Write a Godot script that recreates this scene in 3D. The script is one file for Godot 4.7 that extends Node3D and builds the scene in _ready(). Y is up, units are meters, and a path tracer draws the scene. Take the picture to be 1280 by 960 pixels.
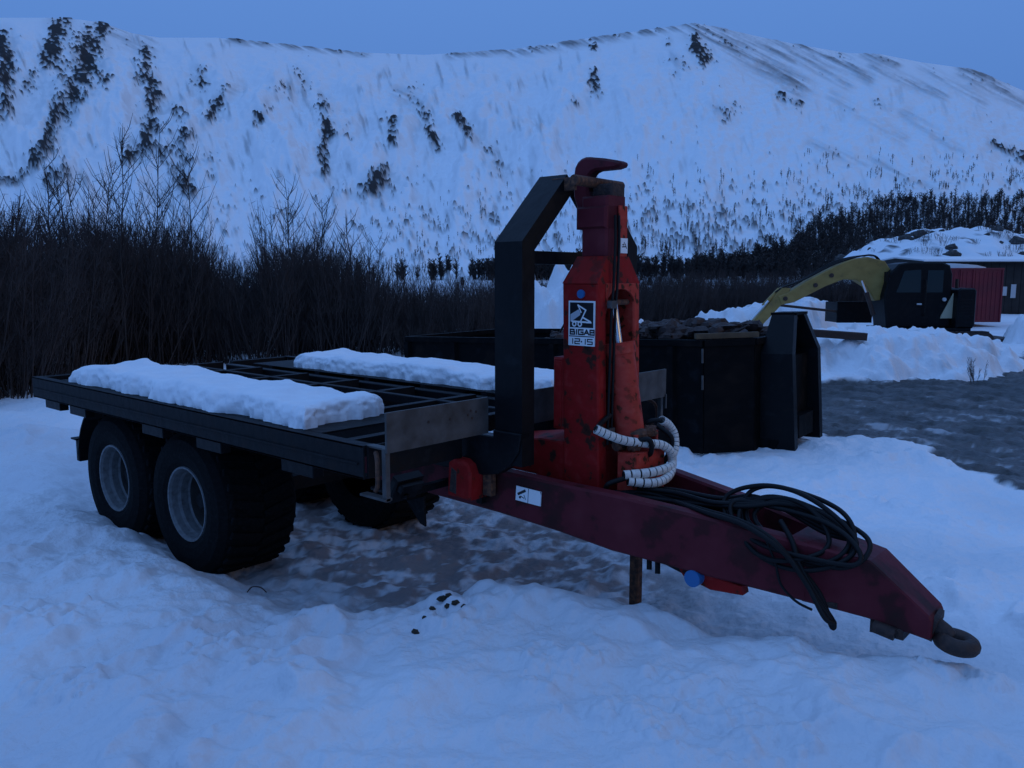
extends Node3D
# A red hooklift trailer with a black flat frame, parked on snow at dusk below a white mountain.
# World axes: x runs forward along the trailer, y up, z towards its near side; the tyres stand on y = 0.
# "yard" coordinates (r, d) are metres to the right of and ahead of the spot the picture is taken from.

const STAND := Vector3(6.0254, 2.091, 3.7719)
const YAW := 0.72002
const PITCH := 0.12783

var RT := Vector3(cos(YAW), 0, -sin(YAW))
var FW := Vector3(-sin(YAW), 0, -cos(YAW))
var M := {}
var used := {}
var N := {}
var rng := RandomNumberGenerator.new()

# ------------------------------------------------------------------ mesh building
class MB:
	var v := PackedVector3Array()
	var n := PackedVector3Array()
	var tris := PackedVector3Array()

	# closed solids are gathered in tris; close() turns them outwards and moves them on
	func t3(a: Vector3, b: Vector3, c: Vector3):
		tris.append(a); tris.append(b); tris.append(c)

	func q4(a: Vector3, b: Vector3, c: Vector3, d: Vector3):
		t3(a, b, c); t3(a, c, d)

	func close():
		var vol := 0.0
		var o := tris[0]
		for i in range(0, tris.size(), 3):
			vol += (tris[i] - o).dot((tris[i + 1] - o).cross(tris[i + 2] - o))
		for i in range(0, tris.size(), 3):
			var a := tris[i]
			var b := tris[i + 1]
			var c := tris[i + 2]
			if vol < 0: 
				var s := b
				b = c
				c = s
			var m := (b - a).cross(c - a)
			if m.length_squared() < 1e-18: continue
			m = m.normalized()
			v.append(a); v.append(c); v.append(b)
			n.append(m); n.append(m); n.append(m)
		tris.clear()

	func loft(rings: Array, cap: PackedInt32Array):
		var k: int = rings[0].size()
		for i in rings.size() - 1:
			var p: PackedVector3Array = rings[i]
			var q: PackedVector3Array = rings[i + 1]
			for j in k:
				var jj := (j + 1) % k
				q4(p[j], p[jj], q[jj], q[j])
		var a: PackedVector3Array = rings[0]
		var b: PackedVector3Array = rings[-1]
		for i in range(0, cap.size(), 3):
			t3(a[cap[i]], a[cap[i + 2]], a[cap[i + 1]])
			t3(b[cap[i]], b[cap[i + 1]], b[cap[i + 2]])
		close()

	static func inset(p: PackedVector2Array, by: float) -> PackedVector2Array:
		var out := PackedVector2Array()
		var area := 0.0
		for i in p.size():
			area += p[i].cross(p[(i + 1) % p.size()])
		var s := 1.0 if area > 0 else -1.0
		for i in p.size():
			var e1 := (p[i] - p[i - 1 if i > 0 else p.size() - 1]).normalized()
			var e2 := (p[(i + 1) % p.size()] - p[i]).normalized()
			var n1 := Vector2(-e1.y, e1.x) * s
			var n2 := Vector2(-e2.y, e2.x) * s
			out.append(p[i] + (n1 + n2) / maxf(0.35, 1.0 + n1.dot(n2)) * by)
		return out

	# polygon in a plane, drawn out from z0 to z1, edges chamfered
	func prism(p: PackedVector2Array, z0: float, z1: float, t := Transform3D.IDENTITY, ch := 0.004):
		var small := inset(p, ch)
		var rings := []
		for s in [[small, z0], [p, z0 + ch], [p, z1 - ch], [small, z1]]:
			var r := PackedVector3Array()
			for w in s[0]: r.append(t * Vector3(w.x, w.y, s[1]))
			rings.append(r)
		loft(rings, Geometry2D.triangulate_polygon(p))

	func box(c: Vector3, s: Vector3, ch := 0.004, t := Transform3D.IDENTITY):
		var h := s / 2
		ch = minf(ch, minf(h.x, minf(h.y, h.z)) * 0.4)
		prism(PackedVector2Array([Vector2(-h.x, -h.y), Vector2(h.x, -h.y), Vector2(h.x, h.y), Vector2(-h.x, h.y)]), -h.z, h.z, t * Transform3D(Basis.IDENTITY, c), ch)

	# a section swept from a to b
	func bar(a: Vector3, b: Vector3, w: float, h: float, up := Vector3.UP, ch := 0.003):
		var z := (b - a).normalized()
		var x := up.cross(z).normalized()
		var y := z.cross(x)
		box(Vector3.ZERO, Vector3(w, h, (b - a).length()), ch, Transform3D(Basis(x, y, z), (a + b) / 2))

	func smooth_quad(a: Vector3, b: Vector3, c: Vector3, d: Vector3, na: Vector3, nb: Vector3, nc: Vector3, nd: Vector3):
		var m := (b - a).cross(c - a) + (c - a).cross(d - a)
		if m.dot(na + nb + nc + nd) > 0:
			v.append(a); v.append(c); v.append(b); v.append(a); v.append(d); v.append(c)
			n.append(na); n.append(nc); n.append(nb); n.append(na); n.append(nd); n.append(nc)
		else:
			v.append(a); v.append(b); v.append(c); v.append(a); v.append(c); v.append(d)
			n.append(na); n.append(nb); n.append(nc); n.append(na); n.append(nc); n.append(nd)

	func tube(pts: PackedVector3Array, rad, sides := 8, caps := true):
		var up := Vector3(0.31, 0.9, 0.29).normalized()
		var rings := []
		var norms := []
		var tan0 := (pts[1] - pts[0]).normalized()
		if absf(tan0.dot(up)) > 0.95: up = Vector3(1, 0.1, 0.2).normalized()
		var x := up.cross(tan0).normalized()
		for i in pts.size():
			var tg := (pts[mini(i + 1, pts.size() - 1)] - pts[maxi(i - 1, 0)]).normalized()
			x = (x - tg * x.dot(tg)).normalized()
			var y := tg.cross(x)
			var r: float = rad if rad is float else rad[i]
			var ring := PackedVector3Array()
			var nn := PackedVector3Array()
			for j in sides:
				var a := TAU * j / sides
				var d := x * cos(a) + y * sin(a)
				nn.append(d); ring.append(pts[i] + d * r)
			rings.append(ring); norms.append(nn)
		for i in pts.size() - 1:
			for j in sides:
				var k := (j + 1) % sides
				smooth_quad(rings[i][j], rings[i][k], rings[i + 1][k], rings[i + 1][j], norms[i][j], norms[i][k], norms[i + 1][k], norms[i + 1][j])
		if caps:
			for e in [0, pts.size() - 1]:
				var o := pts[e]
				var m := (pts[0] - pts[1]).normalized() if e == 0 else (pts[e] - pts[e - 1]).normalized()
				for j in sides:
					smooth_quad(o, rings[e][j], rings[e][(j + 1) % sides], o, m, m, m, m)

	# profile (radius, height) turned round the y axis of t
	func lathe(prof: PackedVector2Array, t: Transform3D, seg := 24):
		for i in prof.size() - 1:
			var a := prof[i]
			var b := prof[i + 1]
			var dir := (b - a).normalized()
			var nn := Vector2(dir.y, -dir.x)
			for j in seg:
				var p := TAU * j / seg
				var q := TAU * (j + 1) / seg
				var c0 := Vector3(cos(p), 0, sin(p))
				var c1 := Vector3(cos(q), 0, sin(q))
				var up := Vector3.UP
				smooth_quad(t * (c0 * a.x + up * a.y), t * (c1 * a.x + up * a.y), t * (c1 * b.x + up * b.y), t * (c0 * b.x + up * b.y),
					t.basis * (c0 * nn.x + up * nn.y), t.basis * (c1 * nn.x + up * nn.y), t.basis * (c1 * nn.x + up * nn.y), t.basis * (c0 * nn.x + up * nn.y))

	func lump(c: Vector3, s: Vector3, noise: FastNoiseLite, amp: float, seg := 10, flat := false):
		var grid := []
		for i in seg + 1:
			var row := PackedVector3Array()
			for j in seg * 2:
				var a := PI * i / seg
				var b := TAU * j / (seg * 2)
				var d := Vector3(sin(a) * cos(b), cos(a), sin(a) * sin(b))
				var k := 1.0 + amp * noise.get_noise_3dv((d + c * 3.7) * 1.0)
				row.append(c + d * s * k)
			grid.append(row)
		for i in seg:
			for j in seg * 2:
				var jj := (j + 1) % (seg * 2)
				var a: Vector3 = grid[i][j]
				var b: Vector3 = grid[i][jj]
				var cc: Vector3 = grid[i + 1][jj]
				var d: Vector3 = grid[i + 1][j]
				if flat:
					var m := ((cc - a).cross(d - b)).normalized()
					if m.dot((a + cc) / 2 - c) < 0: m = -m
					smooth_quad(a, b, cc, d, m, m, m, m)
				else:
					smooth_quad(a, b, cc, d, (a - c).normalized(), (b - c).normalized(), (cc - c).normalized(), (d - c).normalized())

	func mesh() -> ArrayMesh:
		var arr := []
		arr.resize(Mesh.ARRAY_MAX)
		arr[Mesh.ARRAY_VERTEX] = v
		arr[Mesh.ARRAY_NORMAL] = n
		var m := ArrayMesh.new()
		m.add_surface_from_arrays(Mesh.PRIMITIVE_TRIANGLES, arr)
		return m

func numbered(called: String, parent: Node) -> String:
	var key := str(parent.get_instance_id()) + called
	var k: int = used.get(key, 0)
	used[key] = k + 1
	return called if k == 0 else "%s_%03d" % [called, k]

func obj(called: String, b, m: Material, parent: Node = self) -> MeshInstance3D:
	var o := MeshInstance3D.new()
	o.name = numbered(called, parent)
	o.mesh = b.mesh() if b is MB else b
	o.material_override = m
	parent.add_child(o, true)
	return o

func thing(called: String, label: String, category: String, group := "") -> Node3D:
	var o := Node3D.new()
	o.name = numbered(called, self)
	add_child(o, true)
	return tag(o, label, category, group)

func tag(o: Node3D, label: String, category: String, group := "") -> Node3D:
	o.set_meta("label", label)
	o.set_meta("category", category)
	if group: o.set_meta("group", group)
	return o

func kind(o: Node3D, k: String, label := "") -> Node3D:
	o.set_meta("kind", k)
	if label: o.set_meta("label", label)
	return o

func yard(r: float, d: float, y := 0.0) -> Vector3:
	return Vector3(STAND.x, y, STAND.z) + RT * r + FW * d

func V2(a: Array) -> PackedVector2Array:
	var p := PackedVector2Array()
	for i in range(0, a.size(), 2): p.append(Vector2(a[i], a[i + 1]))
	return p

func spline(pts: Array, sub := 6, closed := false) -> PackedVector3Array:
	var out := PackedVector3Array()
	var k := pts.size()
	for i in (k if closed else k - 1):
		var a: Vector3 = pts[(i - 1 + k) % k] if closed or i > 0 else pts[0]
		var b: Vector3 = pts[i]
		var c: Vector3 = pts[(i + 1) % k]
		var d: Vector3 = pts[(i + 2) % k] if closed or i + 2 < k else pts[k - 1]
		for s in sub: out.append(b.cubic_interpolate(c, a, d, float(s) / sub))
	out.append(pts[0] if closed else pts[k - 1])
	return out

func table(t: Array, x: float) -> float:   # pairs x, y in rising x
	if x <= t[0]: return t[1]
	for i in range(2, t.size(), 2):
		if x <= t[i]:
			return lerpf(t[i - 1], t[i + 1], (x - t[i - 2]) / (t[i] - t[i - 2]))
	return t[-1]

func fnl(seed_: int, freq: float, oct := 3, type := FastNoiseLite.TYPE_SIMPLEX_SMOOTH) -> FastNoiseLite:
	var f := FastNoiseLite.new()
	f.seed = seed_
	f.frequency = freq
	f.noise_type = type
	f.fractal_octaves = oct
	if oct <= 1: f.fractal_type = FastNoiseLite.FRACTAL_NONE
	return f

# ------------------------------------------------------------------ materials
func ramp_tex(seed_: int, freq: float, stops: Array, oct := 5, size := 256, cell := false) -> ImageTexture:
	var f := fnl(seed_, freq, oct, FastNoiseLite.TYPE_CELLULAR if cell else FastNoiseLite.TYPE_SIMPLEX_SMOOTH)
	var src := f.get_seamless_image(size, size)
	var lut := []
	for i in 256:
		var t := i / 255.0
		var c: Color = stops[0][1]
		for s in stops.size() - 1:
			if t >= stops[s][0]:
				c = stops[s][1].lerp(stops[s + 1][1], clampf((t - stops[s][0]) / (stops[s + 1][0] - stops[s][0]), 0, 1))
		lut.append(c.linear_to_srgb())
	var im := Image.create(size, size, false, Image.FORMAT_RGB8)
	for y in size:
		for x in size:
			im.set_pixel(x, y, lut[int(src.get_pixel(x, y).r * 255)])
	im.generate_mipmaps()
	return ImageTexture.create_from_image(im)

func bump_tex(seed_: int, freq: float, strength: float, oct := 4, size := 256) -> ImageTexture:
	var im := fnl(seed_, freq, oct).get_seamless_image(size, size)
	im.convert(Image.FORMAT_L8)
	im.convert(Image.FORMAT_RGB8)
	im.bump_map_to_normal_map(strength)
	im.generate_mipmaps()
	return ImageTexture.create_from_image(im)

func mat(tex: Texture2D, scale: float, rough: float, bump: Texture2D = null, bscale := 1.0, metal := 0.0) -> StandardMaterial3D:
	var m := StandardMaterial3D.new()
	m.albedo_texture = tex
	m.uv1_triplanar = true
	m.uv1_world_triplanar = true
	m.uv1_scale = Vector3.ONE * scale
	m.roughness = rough
	m.metallic = metal
	if bump:
		m.normal_enabled = true
		m.normal_texture = bump
		m.normal_scale = bscale
	return m

func plain(c: Color, rough := 0.7, metal := 0.0) -> StandardMaterial3D:
	var m := StandardMaterial3D.new()
	m.albedo_color = c.linear_to_srgb()
	m.roughness = rough
	m.metallic = metal
	return m

func L(r: float, g: float, b: float) -> Color: return Color(r, g, b)

func materials():
	var scratch := bump_tex(5, 0.03, 2.0)
	var fine := bump_tex(6, 0.06, 3.0, 5)
	M.red = mat(ramp_tex(11, 0.012, [[0.0, L(0.03, 0.014, 0.01)], [0.26, L(0.07, 0.02, 0.014)], [0.31, L(0.25, 0.015, 0.012)], [0.65, L(0.3, 0.013, 0.013)], [1.0, L(0.34, 0.03, 0.026)]], 6), 2.3, 0.55, scratch, 0.35)
	M.red_orange = mat(ramp_tex(12, 0.015, [[0.0, L(0.035, 0.016, 0.01)], [0.28, L(0.1, 0.03, 0.014)], [0.33, L(0.42, 0.042, 0.028)], [0.7, L(0.47, 0.056, 0.038)], [1.0, L(0.5, 0.09, 0.062)]], 6), 3.1, 0.5, scratch, 0.35)
	M.rust = mat(ramp_tex(13, 0.03, [[0.0, L(0.02, 0.012, 0.009)], [0.45, L(0.07, 0.03, 0.018)], [0.75, L(0.15, 0.06, 0.028)], [1.0, L(0.24, 0.1, 0.045)]], 5), 3.0, 0.85, fine, 0.8)
	M.dark_rust = mat(ramp_tex(14, 0.03, [[0.0, L(0.012, 0.008, 0.008)], [0.6, L(0.04, 0.02, 0.015)], [1.0, L(0.085, 0.04, 0.024)]], 5), 3.0, 0.7, fine, 0.8)
	M.black = mat(ramp_tex(15, 0.014, [[0.0, L(0.02, 0.014, 0.012)], [0.2, L(0.008, 0.008, 0.009)], [0.7, L(0.006, 0.0065, 0.0075)], [1.0, L(0.014, 0.015, 0.017)]], 6), 0.9, 0.5, scratch, 0.3)
	M.steel = mat(ramp_tex(16, 0.02, [[0.0, L(0.03, 0.025, 0.022)], [0.4, L(0.052, 0.048, 0.045)], [1.0, L(0.085, 0.08, 0.076)]], 5), 1.3, 0.6, scratch, 0.4)
	M.frame = mat(ramp_tex(17, 0.02, [[0.0, L(0.022, 0.014, 0.012)], [0.3, L(0.014, 0.013, 0.0135)], [0.7, L(0.01, 0.011, 0.0125)], [1.0, L(0.024, 0.024, 0.025)]], 5), 1.2, 0.55, scratch, 0.5)
	M.rubber = mat(ramp_tex(18, 0.03, [[0.0, L(0.006, 0.006, 0.0065)], [0.6, L(0.009, 0.009, 0.0095)], [1.0, L(0.018, 0.018, 0.018)]], 4), 3.0, 0.85, fine, 0.5)
	M.rim = mat(ramp_tex(19, 0.03, [[0.0, L(0.08, 0.07, 0.065)], [0.4, L(0.15, 0.155, 0.16)], [1.0, L(0.22, 0.225, 0.23)]], 4), 2.5, 0.5, null, 1.0, 0.2)
	for k in ["frame", "rubber"]: M[k].metallic_specular = 0.22
	M.black.metallic_specular = 0.25
	M.black.roughness = 0.42
	M.maroon = mat(ramp_tex(28, 0.01, [[0.0, L(0.03, 0.014, 0.012)], [0.24, L(0.055, 0.013, 0.014)], [0.32, L(0.11, 0.016, 0.022)], [0.6, L(0.125, 0.019, 0.026)], [1.0, L(0.16, 0.032, 0.038)]], 6), 1.0, 0.5, scratch, 0.35)
	M.coal = mat(ramp_tex(29, 0.012, [[0.0, L(0.02, 0.013, 0.01)], [0.36, L(0.008, 0.007, 0.007)], [0.45, L(0.0045, 0.005, 0.0055)], [0.75, L(0.0045, 0.005, 0.0055)], [1.0, L(0.012, 0.013, 0.015)]], 6), 0.8, 0.6, scratch, 0.4)
	M.coal.metallic_specular = 0.16
	M.hose = plain(L(0.009, 0.009, 0.0095), 0.5)
	M.hose.metallic_specular = 0.3
	M.sleeve = mat(ramp_tex(20, 0.05, [[0.0, L(0.4, 0.36, 0.3)], [0.4, L(0.66, 0.63, 0.56)], [1.0, L(0.75, 0.73, 0.68)]], 4), 4.0, 0.5)
	M.chrome = plain(L(0.7, 0.7, 0.7), 0.22, 1.0)
	M.blue = plain(L(0.02, 0.14, 0.35), 0.45)
	M.yellow = mat(ramp_tex(21, 0.02, [[0.0, L(0.1, 0.07, 0.03)], [0.3, L(0.25, 0.16, 0.035)], [1.0, L(0.34, 0.225, 0.06)]], 5), 0.5, 0.55)
	M.cream = plain(L(0.42, 0.38, 0.26), 0.6)
	M.crimson = mat(ramp_tex(22, 0.02, [[0.0, L(0.1, 0.01, 0.016)], [0.5, L(0.16, 0.008, 0.016)], [1.0, L(0.2, 0.014, 0.022)]], 4), 0.3, 0.6)
	M.wood = mat(ramp_tex(23, 0.02, [[0.0, L(0.012, 0.011, 0.011)], [1.0, L(0.03, 0.027, 0.026)]], 4), 0.4, 0.85)
	M.plank = mat(ramp_tex(24, 0.03, [[0.0, L(0.05, 0.034, 0.02)], [1.0, L(0.16, 0.1, 0.05)]], 4), 0.9, 0.8)
	M.twig = mat(ramp_tex(25, 0.02, [[0.0, L(0.024, 0.018, 0.018)], [0.5, L(0.042, 0.031, 0.029)], [1.0, L(0.07, 0.053, 0.047)]], 3), 0.21, 0.95)
	M.birch = mat(ramp_tex(26, 0.03, [[0.0, L(0.02, 0.017, 0.016)], [1.0, L(0.05, 0.042, 0.04)]], 3), 0.3, 0.95)
	M.dirt = mat(ramp_tex(27, 0.05, [[0.0, L(0.01, 0.009, 0.007)], [1.0, L(0.05, 0.038, 0.025)]], 3), 4.0, 0.95)
	M.dark_rock = mat(ramp_tex(34, 0.03, [[0.0, L(0.02, 0.019, 0.019)], [0.6, L(0.06, 0.056, 0.054)], [1.0, L(0.14, 0.135, 0.13)]], 4, 128), 0.6, 0.9)
	M.white = plain(L(0.8, 0.8, 0.8), 0.6)
	M.glass = plain(L(0.02, 0.03, 0.032), 0.08)
	M.glass.metallic_specular = 0.3
	M.pale = plain(L(0.5, 0.5, 0.5), 0.7)
	var grain := bump_tex(31, 0.035, 4.0, 6, 512)
	M.fresh = mat(ramp_tex(32, 0.02, [[0.0, L(0.8, 0.81, 0.83)], [1.0, L(0.9, 0.9, 0.9)]], 4, 128), 1.4, 0.8, grain, 0.55)
	M.fresh.metallic_specular = 0.3
	M.crusty = mat(ramp_tex(33, 0.02, [[0.0, L(0.68, 0.69, 0.71)], [1.0, L(0.78, 0.79, 0.8)]], 4, 128), 1.4, 0.8, grain, 0.8)
	M.ground = StandardMaterial3D.new()
	M.ground.vertex_color_use_as_albedo = true
	M.ground.roughness = 0.8
	M.ground.metallic_specular = 0.25
	M.ground.uv1_triplanar = true
	M.ground.uv1_world_triplanar = true
	M.ground.uv1_scale = Vector3.ONE * 0.9
	M.ground.normal_enabled = true
	M.ground.normal_texture = grain
	M.ground.normal_scale = 1.1
	M.mud = M.ground.duplicate()
	M.mud.roughness = 0.5
	M.mud.metallic_specular = 0.45
	M.mud.uv1_scale = Vector3.ONE * 0.5
	M.mud.normal_scale = 1.0
	for k in ["red", "red_orange"]: M[k].metallic_specular = 0.2
	M.maroon.metallic_specular = 0.24
	M.hill = StandardMaterial3D.new()
	M.hill.vertex_color_use_as_albedo = true
	M.hill.roughness = 0.9
	M.hill.metallic_specular = 0.15

# ------------------------------------------------------------------ terrain
const PIT_NEAR := [-6.0, 0.3, -3.6, 0.5, -1.27, 1.15, 0.47, 1.28, 1.67, 1.32, 2.48, 1.18, 2.87, 0.71, 3.17, 0.52, 3.45, 0.33, 3.83, 0.27, 4.23, 0.19, 4.63, 0.17, 4.96, 0.09, 5.35, -0.12, 5.7, -0.4]
const PIT_FAR := [-6.0, -0.6, -3.0, -1.8, 0.0, -1.9, 2.4, -1.9, 3.1, -1.3, 3.9, -1.1, 4.4, -0.9, 5.4, -0.55]

func mud_amount(x: float, z: float) -> float:
	var p := Vector3(x - STAND.x, 0, z - STAND.z)
	var r := p.dot(RT)
	var d := p.dot(FW)
	if r < 1.0 or d < 3.0 or d > 60.0: return 0.0
	var wob: float = N.mid.get_noise_2d(x * 1.3, z * 1.3) * 0.28 + N.fine.get_noise_2d(x, z) * 0.16
	var lim := table([3.0, 5.6, 6.5, 5.2, 7.6, 4.86, 8.7, 4.66, 9.6, 4.72, 10.4, 3.9, 11.5, 3.3, 16.0, 3.0, 17.0, 4.0], d)
	var far := table([3.0, 15.6, 6.0, 16.3, 9.8, 17.3, 12.0, 20.0, 14.7, 23.6, 20.0, 26.0, 60.0, 40.0], r)
	return clampf(minf((r - lim + wob) / 0.22, (far - d + wob * 2.0) / 0.6), 0, 1)

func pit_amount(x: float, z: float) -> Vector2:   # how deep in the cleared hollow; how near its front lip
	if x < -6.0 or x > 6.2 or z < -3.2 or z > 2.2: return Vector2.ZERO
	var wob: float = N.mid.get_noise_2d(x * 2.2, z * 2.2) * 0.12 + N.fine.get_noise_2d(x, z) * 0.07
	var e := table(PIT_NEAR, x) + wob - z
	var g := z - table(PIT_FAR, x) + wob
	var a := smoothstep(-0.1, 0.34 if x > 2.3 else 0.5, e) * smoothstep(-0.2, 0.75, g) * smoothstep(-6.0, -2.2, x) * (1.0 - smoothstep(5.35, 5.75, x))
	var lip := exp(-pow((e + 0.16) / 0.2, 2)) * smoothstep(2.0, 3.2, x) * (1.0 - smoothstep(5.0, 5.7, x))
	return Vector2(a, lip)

# patches of kicked-up crust: yard right, ahead, radius
const CRUST := [-2.0, 3.5, 0.24, -1.52, 3.8, 0.22, -1.2, 3.58, 0.16, -0.7, 4.55, 0.3, 0.55, 3.1, 0.36, 0.15, 3.45, 0.25, 0.9, 2.9, 0.3, 1.95, 3.4, 0.22, 2.2, 2.9, 0.3, -0.3, 4.05, 0.22, 1.4, 3.75, 0.25, -2.6, 4.3, 0.3]

func crust_amount(x: float, z: float) -> float:
	var p := Vector3(x - STAND.x, 0, z - STAND.z)
	var q := Vector2(p.dot(RT), p.dot(FW))
	if q.y < 2.0 or q.y > 5.2: return 0.0
	var k := 0.0
	for i in range(0, CRUST.size(), 3):
		k = maxf(k, 1.0 - q.distance_to(Vector2(CRUST[i], CRUST[i + 1])) / CRUST[i + 2])
	return k

func ground_y(x: float, z: float, mud := -1.0) -> float:
	var px := x - STAND.x
	var pz := z - STAND.z
	var dist := sqrt(px * px + pz * pz)
	var near := 1.0 - smoothstep(9.0, 26.0, dist)
	var y := table([-8.0, 0.22, -3.0, 0.2, 1.0, 0.22, 2.5, 0.29, 3.5, 0.36, 8.0, 0.38], x)
	y = lerpf(y, 0.09, smoothstep(-1.8, -4.2, z) * (1.0 - smoothstep(5.0, 8.0, x)))
	y += N.big.get_noise_2d(x, z) * 0.09
	if near > 0.0:
		var chunk := smoothstep(0.0, 0.42, N.patch.get_noise_2d(x, z))
		var m: float = N.mid.get_noise_2d(x, z)
		y += near * (m * 0.074 + N.fine.get_noise_2d(x, z) * (0.028 + 0.02 * chunk))
		y += near * smoothstep(0.1, 0.9, N.crust.get_noise_2d(x, z)) * (0.018 + 0.06 * chunk)
		var c: float = N.cell.get_noise_2d(x, z)
		y += near * chunk * smoothstep(-0.35, -0.85, c) * 0.022
	var kick := crust_amount(x, z)
	if kick > 0.0:
		kick = smoothstep(0.0, 0.5, kick + 0.5 * N.fine.get_noise_2d(x, z))
		y += kick * (dome(N.cell.get_noise_2d(x * 2.2, z * 2.2)) * 0.035 + dome(N.cell.get_noise_2d(x * 5.0, z * 5.0)) * 0.014 - 0.012 + 0.012 * N.fine.get_noise_2d(x * 4.0, z * 4.0))
	var pit := pit_amount(x, z)
	if pit.x > 0.0:
		var low := table([-3.0, 0.08, -1.5, 0.0, 1.2, 0.0, 2.6, 0.06, 3.6, 0.15, 4.5, 0.24, 5.2, 0.31, 6.0, 0.36], x)
		low += N.fine.get_noise_2d(x * 1.2, z * 1.2) * 0.035 + maxf(0.0, N.mid.get_noise_2d(x * 1.4 + 60, z * 1.4)) * dome(N.cell.get_noise_2d(x * 1.3, z * 1.3)) * 0.08 + N.mid.get_noise_2d(x + 9, z) * 0.02
		y = lerpf(y, low, pit.x)
	y += exp(-(pow((x - 2.92) / 0.36, 2) + pow((z - 0.74) / 0.34, 2))) * (0.055 + 0.09 * N.mid.get_noise_2d(x * 2.6 + 7, z * 2.6) + 0.05 * dome(N.cell.get_noise_2d(x * 1.6, z * 1.6)))
	y += pit.y * (0.05 + 0.05 * N.mid.get_noise_2d(x * 1.5, z * 1.5))
	if x > -1.4 and x < 3.0 and z > 0.6 and z < 2.0:
		var tr := exp(-pow((z - 1.15 - 0.1 * x) / 0.28, 2)) * smoothstep(0.4, 1.0, x) * (1.0 - smoothstep(2.2, 3.0, x))
		y += tr * (0.008 * sin((x + 0.35 * z) * 48.0 + 2.0 * N.mid.get_noise_2d(x, z)) - 0.02)
	if mud < 0.0: mud = mud_amount(x, z)
	if mud > 0.0:
		var rut: float = N.mid.get_noise_2d(x * 0.8 + z * 0.3, z * 1.6) * 0.06 + N.fine.get_noise_2d(x * 0.8, z * 1.2) * 0.05 + N.fine.get_noise_2d(x * 3.0, z * 3.0) * 0.015
		y = lerpf(y, 0.06 + rut, mud)
	return y

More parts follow.
